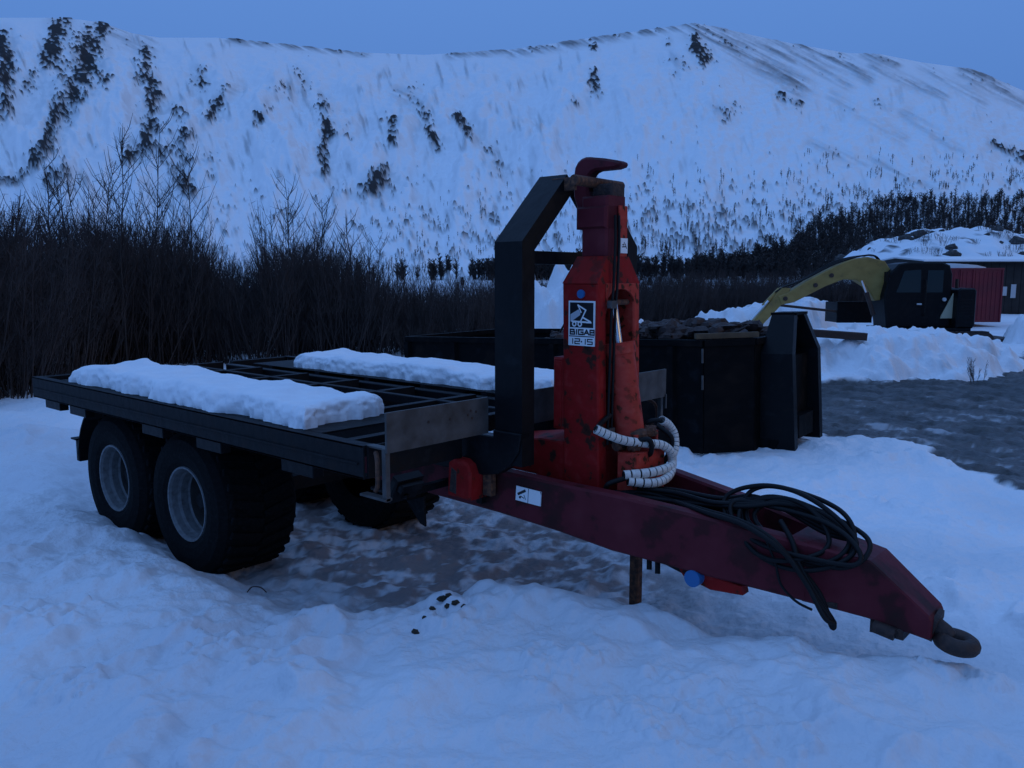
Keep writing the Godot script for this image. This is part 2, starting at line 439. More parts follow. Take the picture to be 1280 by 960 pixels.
func ground():
	var ang := PackedFloat64Array()
	var a := -PI
	while a < PI - 1e-4:
		ang.append(a)
		a += 0.0021 if absf(a) < 0.66 else (0.02 if absf(a) < 1.2 else 0.06)
	var rad := PackedFloat64Array()
	var r := 0.3
	while r < 4500.0:
		rad.append(r)
		r *= 1.12 if r < 2.2 else (1.005 if r < 8.0 else 1.0075 if r < 30.0 else (1.03 if r < 70.0 else 1.2))
	var na := ang.size()
	var nr := rad.size()
	var pos := PackedVector3Array()
	var col := PackedColorArray()
	var mud := PackedFloat32Array()
	pos.resize(na * nr); col.resize(na * nr); mud.resize(na * nr)
	var cs := PackedVector3Array()
	for t in ang: cs.append(FW * cos(t) + RT * sin(t))
	for i in nr:
		for j in na:
			var p := STAND + cs[j] * rad[i]
			var k := i * na + j
			var w := mud_amount(p.x, p.z) if rad[i] < 70.0 else 0.0
			p.y = ground_y(p.x, p.z, w) if rad[i] < 70.0 else 0.25
			if rad[i] > 250.0: p.y = -2.5
			pos[k] = p
			mud[k] = w
			var c := Color(0.68, 0.69, 0.71)
			if rad[i] < 70.0:
				var tone: float = N.patch.get_noise_2d(p.x * 0.8 + 30, p.z * 0.8)
				c = c.lerp(Color(0.86, 0.865, 0.875), clampf(0.3 + tone + 0.6 * smoothstep(0.2, -2.2, p.z) - 0.25 * smoothstep(6.0, 3.0, rad[i]), 0, 1))
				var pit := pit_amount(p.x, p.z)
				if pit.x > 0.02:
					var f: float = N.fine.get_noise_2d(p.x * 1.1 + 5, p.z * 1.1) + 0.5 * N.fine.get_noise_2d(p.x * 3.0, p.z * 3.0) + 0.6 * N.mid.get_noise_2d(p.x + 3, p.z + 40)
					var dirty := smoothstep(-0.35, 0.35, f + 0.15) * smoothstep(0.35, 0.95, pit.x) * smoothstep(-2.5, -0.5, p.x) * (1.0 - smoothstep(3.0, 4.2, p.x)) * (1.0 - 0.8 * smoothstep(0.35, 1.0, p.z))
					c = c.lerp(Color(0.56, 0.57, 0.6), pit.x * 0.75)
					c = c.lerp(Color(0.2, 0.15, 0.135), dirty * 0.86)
				if w > 0.0:
					var s: float = N.slush.get_noise_2d(p.x + p.z * 0.35, p.z * 1.8 - p.x * 0.6) * 0.8 + N.fine.get_noise_2d(p.x * 0.7, p.z * 1.1) * 0.5 + N.fine.get_noise_2d(p.x * 3.0, p.z * 3.6) * 0.3
					var d := (p - STAND).dot(FW)
					s += table([7.0, 0.12, 10.0, 0.08, 13.0, 0.0, 14.2, -0.35, 16.0, -0.5, 17.5, -0.3, 21.0, 0.1, 26.0, 0.1], d)
					var wet := Color(0.02, 0.016, 0.013).lerp(Color(0.075, 0.066, 0.06), smoothstep(-0.45, 0.15, s)).lerp(Color(0.36, 0.36, 0.37), smoothstep(0.25, 0.7, s))
					c = c.lerp(wet, smoothstep(0.1, 0.75, w))
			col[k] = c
	var nor := PackedVector3Array()
	nor.resize(na * nr)
	for i in nr:
		for j in na:
			var e := pos[i * na + (j + 1) % na] - pos[i * na + (j - 1 + na) % na]
			var f := pos[mini(i + 1, nr - 1) * na + j] - pos[maxi(i - 1, 0) * na + j]
			var m := e.cross(f).normalized()
			nor[i * na + j] = m if m.y > 0 else -m
	var snow := PackedInt32Array()
	var wetx := PackedInt32Array()
	for i in nr - 1:
		for j in na:
			var q := [i * na + j, i * na + (j + 1) % na, (i + 1) * na + (j + 1) % na, (i + 1) * na + j]
			var is_mud := mud[q[0]] + mud[q[1]] + mud[q[2]] + mud[q[3]] > 2.0
			var into := wetx if is_mud else snow
			for t in [0, 2, 1, 0, 3, 2]: into.append(q[t])
			if is_mud: wetx = into
			else: snow = into
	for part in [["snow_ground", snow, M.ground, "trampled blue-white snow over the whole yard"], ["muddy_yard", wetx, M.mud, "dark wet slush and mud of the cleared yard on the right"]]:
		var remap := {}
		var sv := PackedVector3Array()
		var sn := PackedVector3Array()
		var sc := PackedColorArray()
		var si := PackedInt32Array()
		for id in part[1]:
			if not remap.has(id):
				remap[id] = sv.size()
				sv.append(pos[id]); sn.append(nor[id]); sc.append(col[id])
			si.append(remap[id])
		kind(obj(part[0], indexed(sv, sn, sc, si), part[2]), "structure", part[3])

func indexed(v: PackedVector3Array, n: PackedVector3Array, c: PackedColorArray, ix: PackedInt32Array) -> ArrayMesh:
	var arr := []
	arr.resize(Mesh.ARRAY_MAX)
	arr[Mesh.ARRAY_VERTEX] = v
	arr[Mesh.ARRAY_NORMAL] = n
	arr[Mesh.ARRAY_COLOR] = c
	arr[Mesh.ARRAY_INDEX] = ix
	var m := ArrayMesh.new()
	m.add_surface_from_arrays(Mesh.PRIMITIVE_TRIANGLES, arr)
	return m

# The mountain: bearings (metres right per 1000 m ahead) and rises (metres up per 1000 m ahead) seen from the yard.
const RIDGE := [-1600, 230, -702, 281, -590, 297, -535, 297, -498, 295, -471, 291, -439, 280, -407, 275, -342, 275, -268, 268, -185, 259, -102, 256, 0, 262, 92, 275, 166, 285, 212, 291, 245, 285, 296, 274, 333, 267, 389, 258, 426, 257, 473, 248, 534, 240, 558, 231, 596, 216, 711, 183, 1600, 120]
const CRAGS := [-590, 268, -589, 219, 11.6, 0.9, -585, 219, -597, 183, 8.7, 0.7, -604, 114, -586, 112, 5.8, 0.8, -521, 292, -536, 250, 9.7, 0.95, -538, 255, -531, 246, 8.7, 0.9, -558, 230, -568, 219, 5.8, 0.7, -469, 288, -489, 264, 8.7, 0.95, -489, 268, -502, 232, 15.5, 0.95, -479, 232, -474, 230, 7.7, 0.6, -513, 212, -528, 196, 11.6, 0.95, -528, 196, -545, 160, 7.7, 0.9, -543, 160, -565, 133, 8.7, 0.9, -565, 133, -588, 112, 6.8, 0.7, -528, 124, -548, 114, 9.7, 0.6, -422, 259, -430, 232, 7.7, 0.85, -426, 232, -415, 205, 8.7, 0.85, -420, 201, -424, 169, 8.7, 0.8, -426, 169, -432, 151, 8.7, 0.85, -434, 154, -454, 137, 5.8, 0.9, -427, 156, -412, 142, 6.8, 0.8, -391, 192, -386, 169, 6.8, 0.6, -387, 165, -395, 114, 11.6, 0.55, -395, 114, -379, 96, 8.7, 0.7, -356, 142, -354, 119, 5.8, 0.4, -363, 235, -365, 219, 6.8, 0.7, -337, 217, -344, 201, 4.8, 0.7, -344, 203, -353, 183, 5.8, 0.85, -296, 185, -296, 183, 5.8, 1, -279, 219, -290, 187, 3.9, 0.4, -261, 219, -259, 210, 5.8, 0.5, -221, 205, -214, 174, 6.8, 0.6, -214, 178, -212, 169, 5.8, 1, -218, 169, -224, 146, 4.8, 0.85, -222, 146, -221, 121, 4.8, 0.9, -249, 235, -244, 223, 5.8, 0.5, -192, 174, -191, 165, 3.9, 0.4, -157, 114, -168, 100, 9.7, 1, -151, 124, -155, 108, 5.8, 0.95, -141, 183, -140, 156, 4.8, 0.95, -145, 187, -159, 178, 3.9, 0.3, -105, 201, -97, 174, 5.8, 0.7, -98, 174, -89, 151, 4.8, 0.8, -112, 214, -130, 217, 7.7, 0.25, -64, 187, -52, 169, 4.8, 0.8, -47, 169, -33, 151, 6.8, 0.45, -26, 146, -11, 119, 7.7, 0.4, 94, 232, 99, 212, 4.8, 0.85, 73, 201, 75, 198, 3.9, 0.8, 94, 264, 95, 262, 3.9, 0.9, 211, 277, 212, 271, 3.9, 1, 213, 265, 225, 250, 6.8, 0.95, 179, 277, 180, 271, 3.9, 0.5, 184, 253, 197, 241, 6.8, 0.5, 238, 194, 254, 190, 7.7, 0.5, 312, 212, 322, 203, 4.8, 0.7, 331, 203, 339, 201, 3.9, 0.8, 424, 203, 439, 197, 3.9, 0.5, 564, 156, 607, 137, 4.8, 0.8, -760, 260, -700, 160, 14, 0.8, 680, 170, 760, 120, 9, 0.7]
const SCOURS := [210, 289, 264, 262, 13.5, 0.8, 264, 264, 335, 219, 13.5, 0.6, 245, 284, 325, 250, 7.7, 0.5, 296, 274, 391, 223, 6.8, 0.45, 333, 266, 390, 246, 8.7, 0.7, 385, 248, 417, 228, 5.8, 0.6, 408, 258, 446, 246, 5.8, 0.6, 416, 244, 504, 210, 5.8, 0.5, 474, 244, 551, 201, 4.8, 0.4, 525, 239, 577, 221, 8.7, 0.8, 535, 226, 598, 201, 5.8, 0.5, 458, 192, 527, 146, 5.8, 0.35, 373, 210, 460, 160, 5.8, 0.3, 424, 137, 501, 100, 5.8, 0.3, 348, 156, 415, 133, 5.8, 0.3, -471, 286, -421, 268, 9.7, 0.4, -444, 272, -421, 262, 9.7, 0.4, -328, 273, -167, 258, 3.4, 0.9, -74, 255, 46, 264, 2.9, 0.8, 0, 258, 134, 279, 4.8, 0.8, 148, 281, 221, 290, 3.9, 0.8, -346, 201, -317, 223, 5.8, 0.3, -130, 214, -112, 205, 9.7, 0.3]
const FAR := 1500.0
const FOOT := 240.0

func mountain_y(b: float, d: float) -> float:
	var top := FAR * table(RIDGE, b * 1000.0) / 1000.0 + 2.1
	var t := (d - FOOT) / (FAR - FOOT)
	if t < 0.0: return 0.1
	if t > 1.0: return top * (1.0 - 0.3 * (t - 1.0))
	var y := top * pow(t, 1.22)
	var gully: float = N.gully.get_noise_2d(b * 1500.0, d * 0.28)
	y += gully * 20.0 * sin(PI * t) * (1.0 - smoothstep(0.0, 0.35, b) * 0.7) + N.crag.get_noise_2d(b * 1500.0, d) * 3.0 * sin(PI * t)
	return y

func mountain():
	var gw := 420
	var gh := 80
	var crag := PackedFloat32Array()
	var scour := PackedFloat32Array()
	crag.resize(gw * gh); scour.resize(gw * gh)
	for set_ in [[CRAGS, crag], [SCOURS, scour]]:
		var list: Array = set_[0]
		var grid: PackedFloat32Array = set_[1]
		for i in range(0, list.size(), 6):
			var a := Vector2(list[i], list[i + 1])
			var b := Vector2(list[i + 2], list[i + 3])
			var w: float = list[i + 4] * (1.3 if list == CRAGS else 1.0)
			for gy in gh:
				for gx in range(maxi(0, int((minf(a.x, b.x) - w * 2 + 840) / 4)), mini(gw, int((maxf(a.x, b.x) + w * 2 + 840) / 4) + 2)):
					var p := Vector2(gx * 4 - 840, gy * 4)
					var q := Geometry2D.get_closest_point_to_segment(p, a, b)
					var k: float = list[i + 5] * exp(-pow(p.distance_to(q) / w, 2))
					grid[gy * gw + gx] = maxf(grid[gy * gw + gx], k)
		if list == CRAGS: crag = grid
		else: scour = grid
	var bs := PackedFloat64Array()
	var b := -1.5
	while b < 1.5:
		bs.append(b)
		b += 0.0014 if absf(b) < 0.68 else 0.03
	var ds := PackedFloat64Array()
	var d := FOOT - 40.0
	while d < FAR:
		ds.append(d)
		d += 4.6 if d > FOOT else 20.0
	for k in [0.0, 8.0, 25.0, 70.0, 180.0, 400.0, 800.0]: ds.append(FAR + k)
	var nb := bs.size()
	var nd := ds.size()
	var pos := PackedVector3Array()
	var col := PackedColorArray()
	var nor := PackedVector3Array()
	pos.resize(nb * nd); col.resize(nb * nd); nor.resize(nb * nd)
	for i in nd:
		for j in nb:
			var bb := bs[j]
			var y := mountain_y(bb, ds[i])
			var k := i * nb + j
			pos[k] = yard(bb * ds[i], ds[i], y)
			var u := bb * 1000.0
			var w := (y - STAND.y) / ds[i] * 1000.0
			var fx := clampf((u + 840.0) / 4.0, 0, gw - 2.01)
			var fy := clampf(w / 4.0, 0, gh - 2.01)
			var ix := int(fx)
			var iy := int(fy)
			var at := iy * gw + ix
			var cr := lerpf(lerpf(crag[at], crag[at + 1], fx - ix), lerpf(crag[at + gw], crag[at + gw + 1], fx - ix), fy - iy)
			var sc := lerpf(lerpf(scour[at], scour[at + 1], fx - ix), lerpf(scour[at + gw], scour[at + gw + 1], fx - ix), fy - iy)
			var s1: float = N.rock.get_noise_2d(u, w * 1.3) * 0.72 + N.clump.get_noise_2d(u * 1.1 + w * 0.5, w) * 0.5
			var rock := smoothstep(0.46, 0.6, cr * 0.95 + s1 * 1.0 - 0.08) if cr > 0.06 else 0.0
			var dots := table([-700, 0.30, -350, 0.26, -100, 0.28, 50, 0.34, 200, 0.42, 420, 0.4, 700, 0.36], u) * smoothstep(165.0, 60.0, w)
			dots = maxf(dots, 0.3 * smoothstep(0.01, 0.3, cr))
			rock = maxf(rock, smoothstep(0.56, 0.66, s1 * 0.85 + dots) * 0.85)
			var down: float = N.scour.get_noise_2d(u * 1.0 + w * 0.25, w * 0.22)
			rock = maxf(rock, smoothstep(0.05, 0.6, down) * smoothstep(-0.15, 0.45, N.clump.get_noise_2d(u * 0.4 + 70, w * 0.4)) * 0.42 * (1.0 if u < 80.0 else 0.4))
			if cr > 0.03:
				var thin: float = N.streak.get_noise_2d(u * 1.6 + w * 0.6, w * 1.0) * 0.8 + 0.35
				rock = maxf(rock, clampf(cr * 0.75 * thin, 0, 0.5))
			if sc > 0.02:
				var st: float = N.streak.get_noise_2d((u + w) * 0.5, (w + u * 0.45) * 2.6)
				rock = maxf(rock, clampf(sc * (0.55 + 1.1 * st + 0.3 * s1), 0, 0.75))
				rock = maxf(rock, smoothstep(0.55, 0.75, sc * 0.5 + s1 * 0.8))
			if ds[i] > FAR: rock = 0.2
			col[k] = Color(0.84, 0.85, 0.86).lerp(Color(0.045, 0.042, 0.042), rock)
			if rock > 0.3: pos[k].y += rock * 2.5
	var ix := PackedInt32Array()
	for i in nd:
		for j in nb:
			var e := pos[i * nb + mini(j + 1, nb - 1)] - pos[i * nb + maxi(j - 1, 0)]
			var f := pos[mini(i + 1, nd - 1) * nb + j] - pos[maxi(i - 1, 0) * nb + j]
			var m := e.cross(f).normalized()
			nor[i * nb + j] = m if m.y > 0 else -m
			if i < nd - 1 and j < nb - 1:
				var q := i * nb + j
				for t in [q, q + nb, q + 1, q + 1, q + nb, q + nb + 1]: ix.append(t)
	kind(obj("mountain", indexed(pos, nor, col, ix), M.hill), "structure", "long snow-covered mountain with dark crags and gullies")

func slope_at(b: float, rise: float) -> float:   # distance at which the mountain reaches that rise
	var lo := FOOT
	var hi := FAR
	for k in 16:
		var m := (lo + hi) / 2
		if (mountain_y(b, m) - STAND.y) / m < rise: lo = m
		else: hi = m
	return lo

func knoll():
	var pos := PackedVector3Array()
	var col := PackedColorArray()
	var nor := PackedVector3Array()
	var ix := PackedInt32Array()
	var nx := 150
	var nz := 60
	for i in nz:
		for j in nx:
			var r := 44.0 + j * 0.5
			var d := 100.0 + i * 0.9
			var ridge := table([44, -1.5, 50, 4.3, 54, 6.6, 58, 8.0, 62, 8.9, 68, 8.9, 74, 7.9, 84, 6.2, 100, 3.0, 120, -1.5], r)
			var s := clampf(1.0 - pow((d - 124.0) / 25.0, 2), 0, 1)
			var y: float = -1.2 + (ridge + 1.2) * s + N.crag.get_noise_2d(r * 3.0, d * 3.0) * 1.3 * s + N.mid.get_noise_2d(r * 0.45, d * 0.45) * 0.7 * s
			pos.append(yard(r, d, y))
			var k := smoothstep(0.12, 0.2, N.rock.get_noise_2d(r * 2.2 + 50, y * 7.0 + d * 0.5) * 0.6 + N.clump.get_noise_2d(r * 4.0, d * 4.0) * 0.5 - 0.14)
			col.append(Color(0.84, 0.85, 0.86).lerp(Color(0.05, 0.045, 0.045), k * s))
	for i in nz:
		for j in nx:
			var e := pos[i * nx + mini(j + 1, nx - 1)] - pos[i * nx + maxi(j - 1, 0)]
			var f := pos[mini(i + 1, nz - 1) * nx + j] - pos[maxi(i - 1, 0) * nx + j]
			var m := e.cross(f).normalized()
			nor.append(m if m.y > 0 else -m)
			if i < nz - 1 and j < nx - 1:
				var q := i * nx + j
				for t in [q, q + nx, q + 1, q + 1, q + nx, q + nx + 1]: ix.append(t)
	var stones := []
	var shrubs := []
	rng.seed = 31
	for k in 900:
		var q := rng.randi() % pos.size()
		var y: float = pos[q].y
		if y < 0.3: continue
		var p: Vector3 = pos[q] + Vector3(rng.randf_range(-0.3, 0.3), 0, rng.randf_range(-0.3, 0.3))
		var cl: float = N.mid.get_noise_2d(p.x * 0.25, p.z * 0.25)
		if cl > 0.0 and k % 2 == 0:
			var z := rng.randf_range(0.2, 0.8)
			stones.append(Transform3D(Basis(Vector3.UP, rng.randf() * TAU).scaled(Vector3(z * 1.4, z * 0.8, z)), p + Vector3(0, z * 0.1, 0)))
		elif cl < 0.12:
			var h := rng.randf_range(0.6, 1.6)
			shrubs.append(Transform3D(Basis(Vector3.UP, rng.randf() * TAU).scaled(Vector3(h, h, h)), p - Vector3(0, 0.05, 0)))
	var sb := MB.new()
	sb.lump(Vector3.ZERO, Vector3.ONE, fnl(77, 0.9, 3), 0.6, 7, true)
	kind(multi("knoll_rocks", sb.mesh(), M.dark_rock, stones), "stuff", "dark rocks sticking out of the snow on the low knoll")
	kind(multi("knoll_shrubs", shrub_mesh(150, 9, 1.0, 1.8), M.twig, shrubs), "stuff", "low bare shrubs on the snowy knoll")
	kind(obj("rocky_knoll", indexed(pos, nor, col, ix), M.hill), "structure", "low snowy knoll with dark rocks beyond the shed")

# ------------------------------------------------------------------ plants
func shrub_mesh(seed_: int, stems: int, height: float, spread: float) -> ArrayMesh:
	var g := RandomNumberGenerator.new()
	g.seed = seed_
	var b := MB.new()
	for s in stems:
		var a := g.randf() * TAU
		var lean := g.randf_range(0.03, 0.3) * spread
		var h := height * g.randf_range(0.55, 1.0)
		var base := Vector3(cos(a), 0, sin(a)) * g.randf() * 0.3 * spread
		var dir := Vector3(cos(a), 0, sin(a)) * lean
		var pts := PackedVector3Array()
		var rad := []
		for i in 5:
			var t := i / 4.0
			pts.append(base + Vector3(0, h * t, 0) + dir * h * t * (1.2 - 0.4 * t) + Vector3(g.randf_range(-1, 1), 0, g.randf_range(-1, 1)) * 0.05 * t * height * 0.4)
			rad.append(lerpf(0.016, 0.004, t) * (0.6 + height * 0.14))
		b.tube(pts, rad, 3, false)
		for k in 13:
			var t := g.randf_range(0.2, 0.97)
			var p := pts[int(t * 3.99)].lerp(pts[int(t * 3.99) + 1], fmod(t * 4.0, 1.0))
			var c := a + g.randf_range(-2.2, 2.2)
			var l := h * g.randf_range(0.12, 0.3) * (1.15 - 0.6 * t)
			var side := Vector3(cos(c), 0, sin(c))
			var p1 := p + side * l * 0.35 + Vector3.UP * l * 0.55
			var p2 := p1 + side * l * 0.2 + Vector3.UP * l * 0.6
			b.tube(PackedVector3Array([p, p1, p2]), [0.006, 0.0045, 0.0025], 3, false)
			for w in 2:
				var p3 := p1 + Vector3(g.randf_range(-1, 1), g.randf_range(0.6, 1.6), g.randf_range(-1, 1)) * l * 0.32
				b.tube(PackedVector3Array([p1.lerp(p2, g.randf() * 0.6), p3]), [0.004, 0.002], 3, false)
	return b.mesh()

func far_tree_mesh(seed_: int) -> ArrayMesh:
	var g := RandomNumberGenerator.new()
	g.seed = seed_
	var b := MB.new()
	b.tube(PackedVector3Array([Vector3.ZERO, Vector3(g.randf_range(-0.1, 0.1), 0.5, 0), Vector3(0, 1, g.randf_range(-0.06, 0.06))]), [0.02, 0.013, 0.004], 4, false)
	for k in 26:
		var t := g.randf_range(0.22, 0.95)
		var a := g.randf() * TAU
		var l := g.randf_range(0.14, 0.3) * (1.1 - 0.55 * t)
		var p := Vector3(0, t, 0)
		var side := Vector3(cos(a), 0, sin(a))
		var q := p + side * l * 0.75 + Vector3.UP * l * 0.85
		b.tube(PackedVector3Array([p, p.lerp(q, 0.55) + Vector3.UP * 0.02, q]), [0.011, 0.016, 0.004], 3, false)
	return b.mesh()

func multi(called: String, mesh: Mesh, m: Material, places: Array, parent: Node = self) -> MultiMeshInstance3D:
	var mm := MultiMesh.new()
	mm.transform_format = MultiMesh.TRANSFORM_3D
	mm.mesh = mesh
	mm.instance_count = places.size()
	for i in places.size(): mm.set_instance_transform(i, places[i])
	var o := MultiMeshInstance3D.new()
	o.name = numbered(called, parent)
	o.multimesh = mm
	o.material_override = m
	parent.add_child(o, true)
	return o

func plants():
	rng.seed = 77
	# the dense bare thicket along the back of the yard, left and centre
	var protos := []
	for k in 5: protos.append(shrub_mesh(100 + k, 12, 1.0 * 3.0, 1.0 + 0.2 * k))
	for band in [["willow_thicket", -0.95, 0.13, 1150, "dense dark thicket of bare upright shrubs behind the trailer"], ["birch_thicket", 0.10, 0.46, 620, "low dark thicket of bare shrubs behind the black container"]]:
		var places := [[], [], [], [], []]
		for i in band[3]:
			var b: float = rng.randf_range(band[1], band[2])
			var front := table([-0.95, 11.5, -0.62, 12.4, -0.57, 14.0, -0.5, 18.0, -0.33, 19.3, -0.04, 21.5, 0.1, 26.0, 0.2, 33.0, 0.42, 42.0], b)
			var d := front + pow(rng.randf(), 1.3) * 13.0
			var rise := table([-0.95, 0.12, -0.64, 0.085, -0.58, 0.055, -0.5, 0.075, -0.42, 0.062, -0.375, 0.052, -0.345, 0.02, -0.3, 0.028, -0.27, 0.05, -0.2, 0.035, -0.155, 0.024, -0.14, -0.006, -0.04, 0.004, 0.1, 0.004, 0.2, 0.006, 0.42, 0.008], b)
			var h := (STAND.y + rise * d) * rng.randf_range(0.66, 1.02)
			if rng.randf() < 0.25: h *= 0.6
			if rng.randf() < 0.07: h *= 1.22
			var p := yard(b * d, d, 0.0)
			p.y = ground_y(p.x, p.z) - 0.05
			var w := clampf(h / 3.0, 0.55, 1.1) * rng.randf_range(0.9, 1.3)
			places[rng.randi() % 5].append(Transform3D(Basis(Vector3.UP, rng.randf() * TAU).scaled(Vector3(w, h / 3.0, w)), p))
		var holder := Node3D.new()
		holder.name = band[0]
		add_child(holder, true)
		kind(holder, "stuff", band[4])
		for k in 5: kind(multi("shrub_stems", protos[k], M.twig, places[k], holder), "stuff")
	# saplings that stand out above it
	var saps := [[-0.545, 15.5, 4.0, "tall bare sapling at the far left above the thicket"], [-0.468, 17.5, 5.2, "tall forked bare sapling with a long thin top above the left thicket"], [-0.43, 18.5, 5.4, "bare birch sapling with wide branches rising above the left thicket"],
		[-0.385, 19.0, 4.9, "slender bare sapling with a fine bushy top on the thicket edge"], [-0.26, 20.0, 4.4, "bushy bare sapling rising above the middle of the thicket"], [-0.225, 20.5, 3.9, "thin straight bare sapling right of the bushy one"], [-0.185, 20.5, 3.5, "last upright bare sapling before the thicket drops low"], [-0.50, 17.0, 4.4, "leaning bare sapling in the left thicket"]]
	for s in saps:
		var g := RandomNumberGenerator.new()
		g.seed = int(s[1] * 100 + s[2] * 10)
		var t := thing("birch_sapling", s[3], "sapling", "saplings above the thicket")
		var at := yard(s[0] * s[1], s[1])
		t.position = Vector3(at.x, ground_y(at.x, at.z) - 0.05, at.z)
		var trunk := MB.new()
		var twigs := MB.new()
		var pts := PackedVector3Array()
		var rad := []
		var h: float = s[2]
		var lean := Vector3(g.randf_range(-0.12, 0.12), 0, g.randf_range(-0.12, 0.12))
		for i in 9:
			var u := i / 8.0
			pts.append(Vector3(0, h * u, 0) + lean * h * u * u + Vector3(g.randf_range(-0.05, 0.05), 0, g.randf_range(-0.05, 0.05)))
			rad.append(lerpf(0.022, 0.005, u))
		trunk.tube(pts, rad, 6, false)
		for k in 26:
			var u := g.randf_range(0.35, 0.98)
			var p := pts[int(u * 7.99)].lerp(pts[int(u * 7.99) + 1], fmod(u * 8.0, 1.0))
			var a := g.randf() * TAU
			var l := h * 0.26 * (1.2 - u) + 0.15
			var side := Vector3(cos(a), 0, sin(a))
			var q := p + side * l * 0.5 + Vector3.UP * l * 0.6
			var e := q + side * l * 0.25 + Vector3.UP * l * 0.55
			twigs.tube(PackedVector3Array([p, q, e]), [0.008, 0.006, 0.003], 4, false)
			for w in 5:
				var f := p.lerp(q, g.randf_range(0.3, 1.0))
				twigs.tube(PackedVector3Array([f, f + Vector3(g.randf_range(-1, 1), g.randf_range(0.3, 1.3), g.randf_range(-1, 1)) * l * 0.3]), [0.004, 0.002], 3, false)
		obj("trunk", trunk, M.birch, t)
		obj("twigs", twigs, M.birch, t)
	# birch wood on the lower slopes, and single trees above it
	var trees := []
	for k in 4: trees.append(far_tree_mesh(300 + k))
	var edge := [-0.3, -0.002, -0.1, 0.006, 0.0, 0.014, 0.115, 0.022, 0.153, 0.012, 0.2, 0.012, 0.23, 0.02, 0.277, 0.027, 0.334, 0.043, 0.342, 0.058, 0.361, 0.071, 0.398, 0.084, 0.435, 0.1, 0.53, 0.104, 0.6, 0.106, 0.72, 0.11, 1.0, 0.1]
	var wood := [[], [], [], []]
	for i in 14000:
		var b := rng.randf_range(-0.22, 0.95)
		var top: float = table(edge, b) + N.mid.get_noise_2d(b * 60.0, 3.0) * 0.006
		if top < 0.0: continue
		var rise := rng.randf_range(-0.004, top)
		if N.mid.get_noise_2d(b * 90.0, rise * 160.0) * 0.5 + 0.5 < smoothstep(top - 0.03, top + 0.004, rise) * 0.95: continue
		var d := slope_at(b, rise)
		var h := rng.randf_range(2.8, 6.8)
		wood[rng.randi() % 4].append(Transform3D(Basis(Vector3.UP, rng.randf() * TAU).scaled(Vector3(h * 1.35, h, h * 1.35)), yard(b * d, d, mountain_y(b, d) - 0.3)))
	var holder := Node3D.new()
	holder.name = "birch_forest"
	add_child(holder, true)
	kind(holder, "stuff", "dark bare birch forest on the lower slope at the right")
	for k in 4: kind(multi("tree_crowns", trees[k], M.birch, wood[k], holder), "stuff")
	var done := 0
	var far := [[], [], [], []]
	for i in 6000:
		var b := rng.randf_range(-0.18, 0.66)
		var rise := table(edge, b) + pow(rng.randf(), 1.9) * table([-0.18, 0.07, 0.0, 0.1, 0.12, 0.13, 0.2, 0.11, 0.35, 0.085, 0.45, 0.04, 0.66, 0.03], b)
		var clump: float = N.mid.get_noise_2d(b * 45.0, rise * 45.0) + N.fine.get_noise_2d(b * 20.0, rise * 10.0) * 0.5
		if clump < 0.2 or rng.randf() < 0.35: continue
		var d := slope_at(b, rise)
		if b < 0.1 and rng.randf() < 0.5: continue
		var h := rng.randf_range(1.8, 5.0) * (0.7 if b < 0.1 else 1.0)
		var tr := Transform3D(Basis(Vector3.UP, rng.randf() * TAU).scaled(Vector3(h, h, h) * Vector3(0.9, 1, 0.9)), yard(b * d, d, mountain_y(b, d) - 0.2))
		if done < 260:
			var o := obj("birch_tree", trees[i % 4], M.birch)
			o.transform = tr
			tag(o, "small bare birch standing singly on the snowy slope above the dark forest", "tree", "single birches on the mountain slope")
			done += 1
		else: far[i % 4].append(tr)
	var more := Node3D.new()
	more.name = "slope_birches"
	add_child(more, true)
	kind(more, "stuff", "scattered bare birches thinning out up the snowy slope")
	for k in 4: kind(multi("tree_crowns", trees[k], M.birch, far[k], more), "stuff")
	# a few bare bushes in front of the left thicket and around the snow heaps
	var bush := shrub_mesh(140, 10, 1.0, 1.6)
	for s in [[-9.0, 14.6, 0.9, "small bare bush on the snow at the left edge beyond the trailer"], [-7.9, 14.4, 0.7, "low bare bush left of the trailer's rear corner"], [9.0, 16.0, 0.45, "tuft of dark twigs at the foot of the snow heap by the muddy yard"], [7.6, 17.3, 0.4, "few bare twigs poking out of the snow heap"], [1.35, 15.6, 0.9, "bare twiggy bush at the foot of the snow heap behind the red tower"]]:
		var o := obj("bare_bush", bush, M.twig)
		var at := yard(s[0], s[1])
		o.position = Vector3(at.x, ground_y(at.x, at.z) - 0.03, at.z)
		o.scale = Vector3.ONE * float(s[2])
		tag(o, s[3], "bush")

# ------------------------------------------------------------------ snow heaps and lumps
func dome(x: float) -> float:   # a rounded lump round each cell point
	var t := clampf((x + 1.0) / 0.75, 0, 1)
	return sqrt(1.0 - t * t)

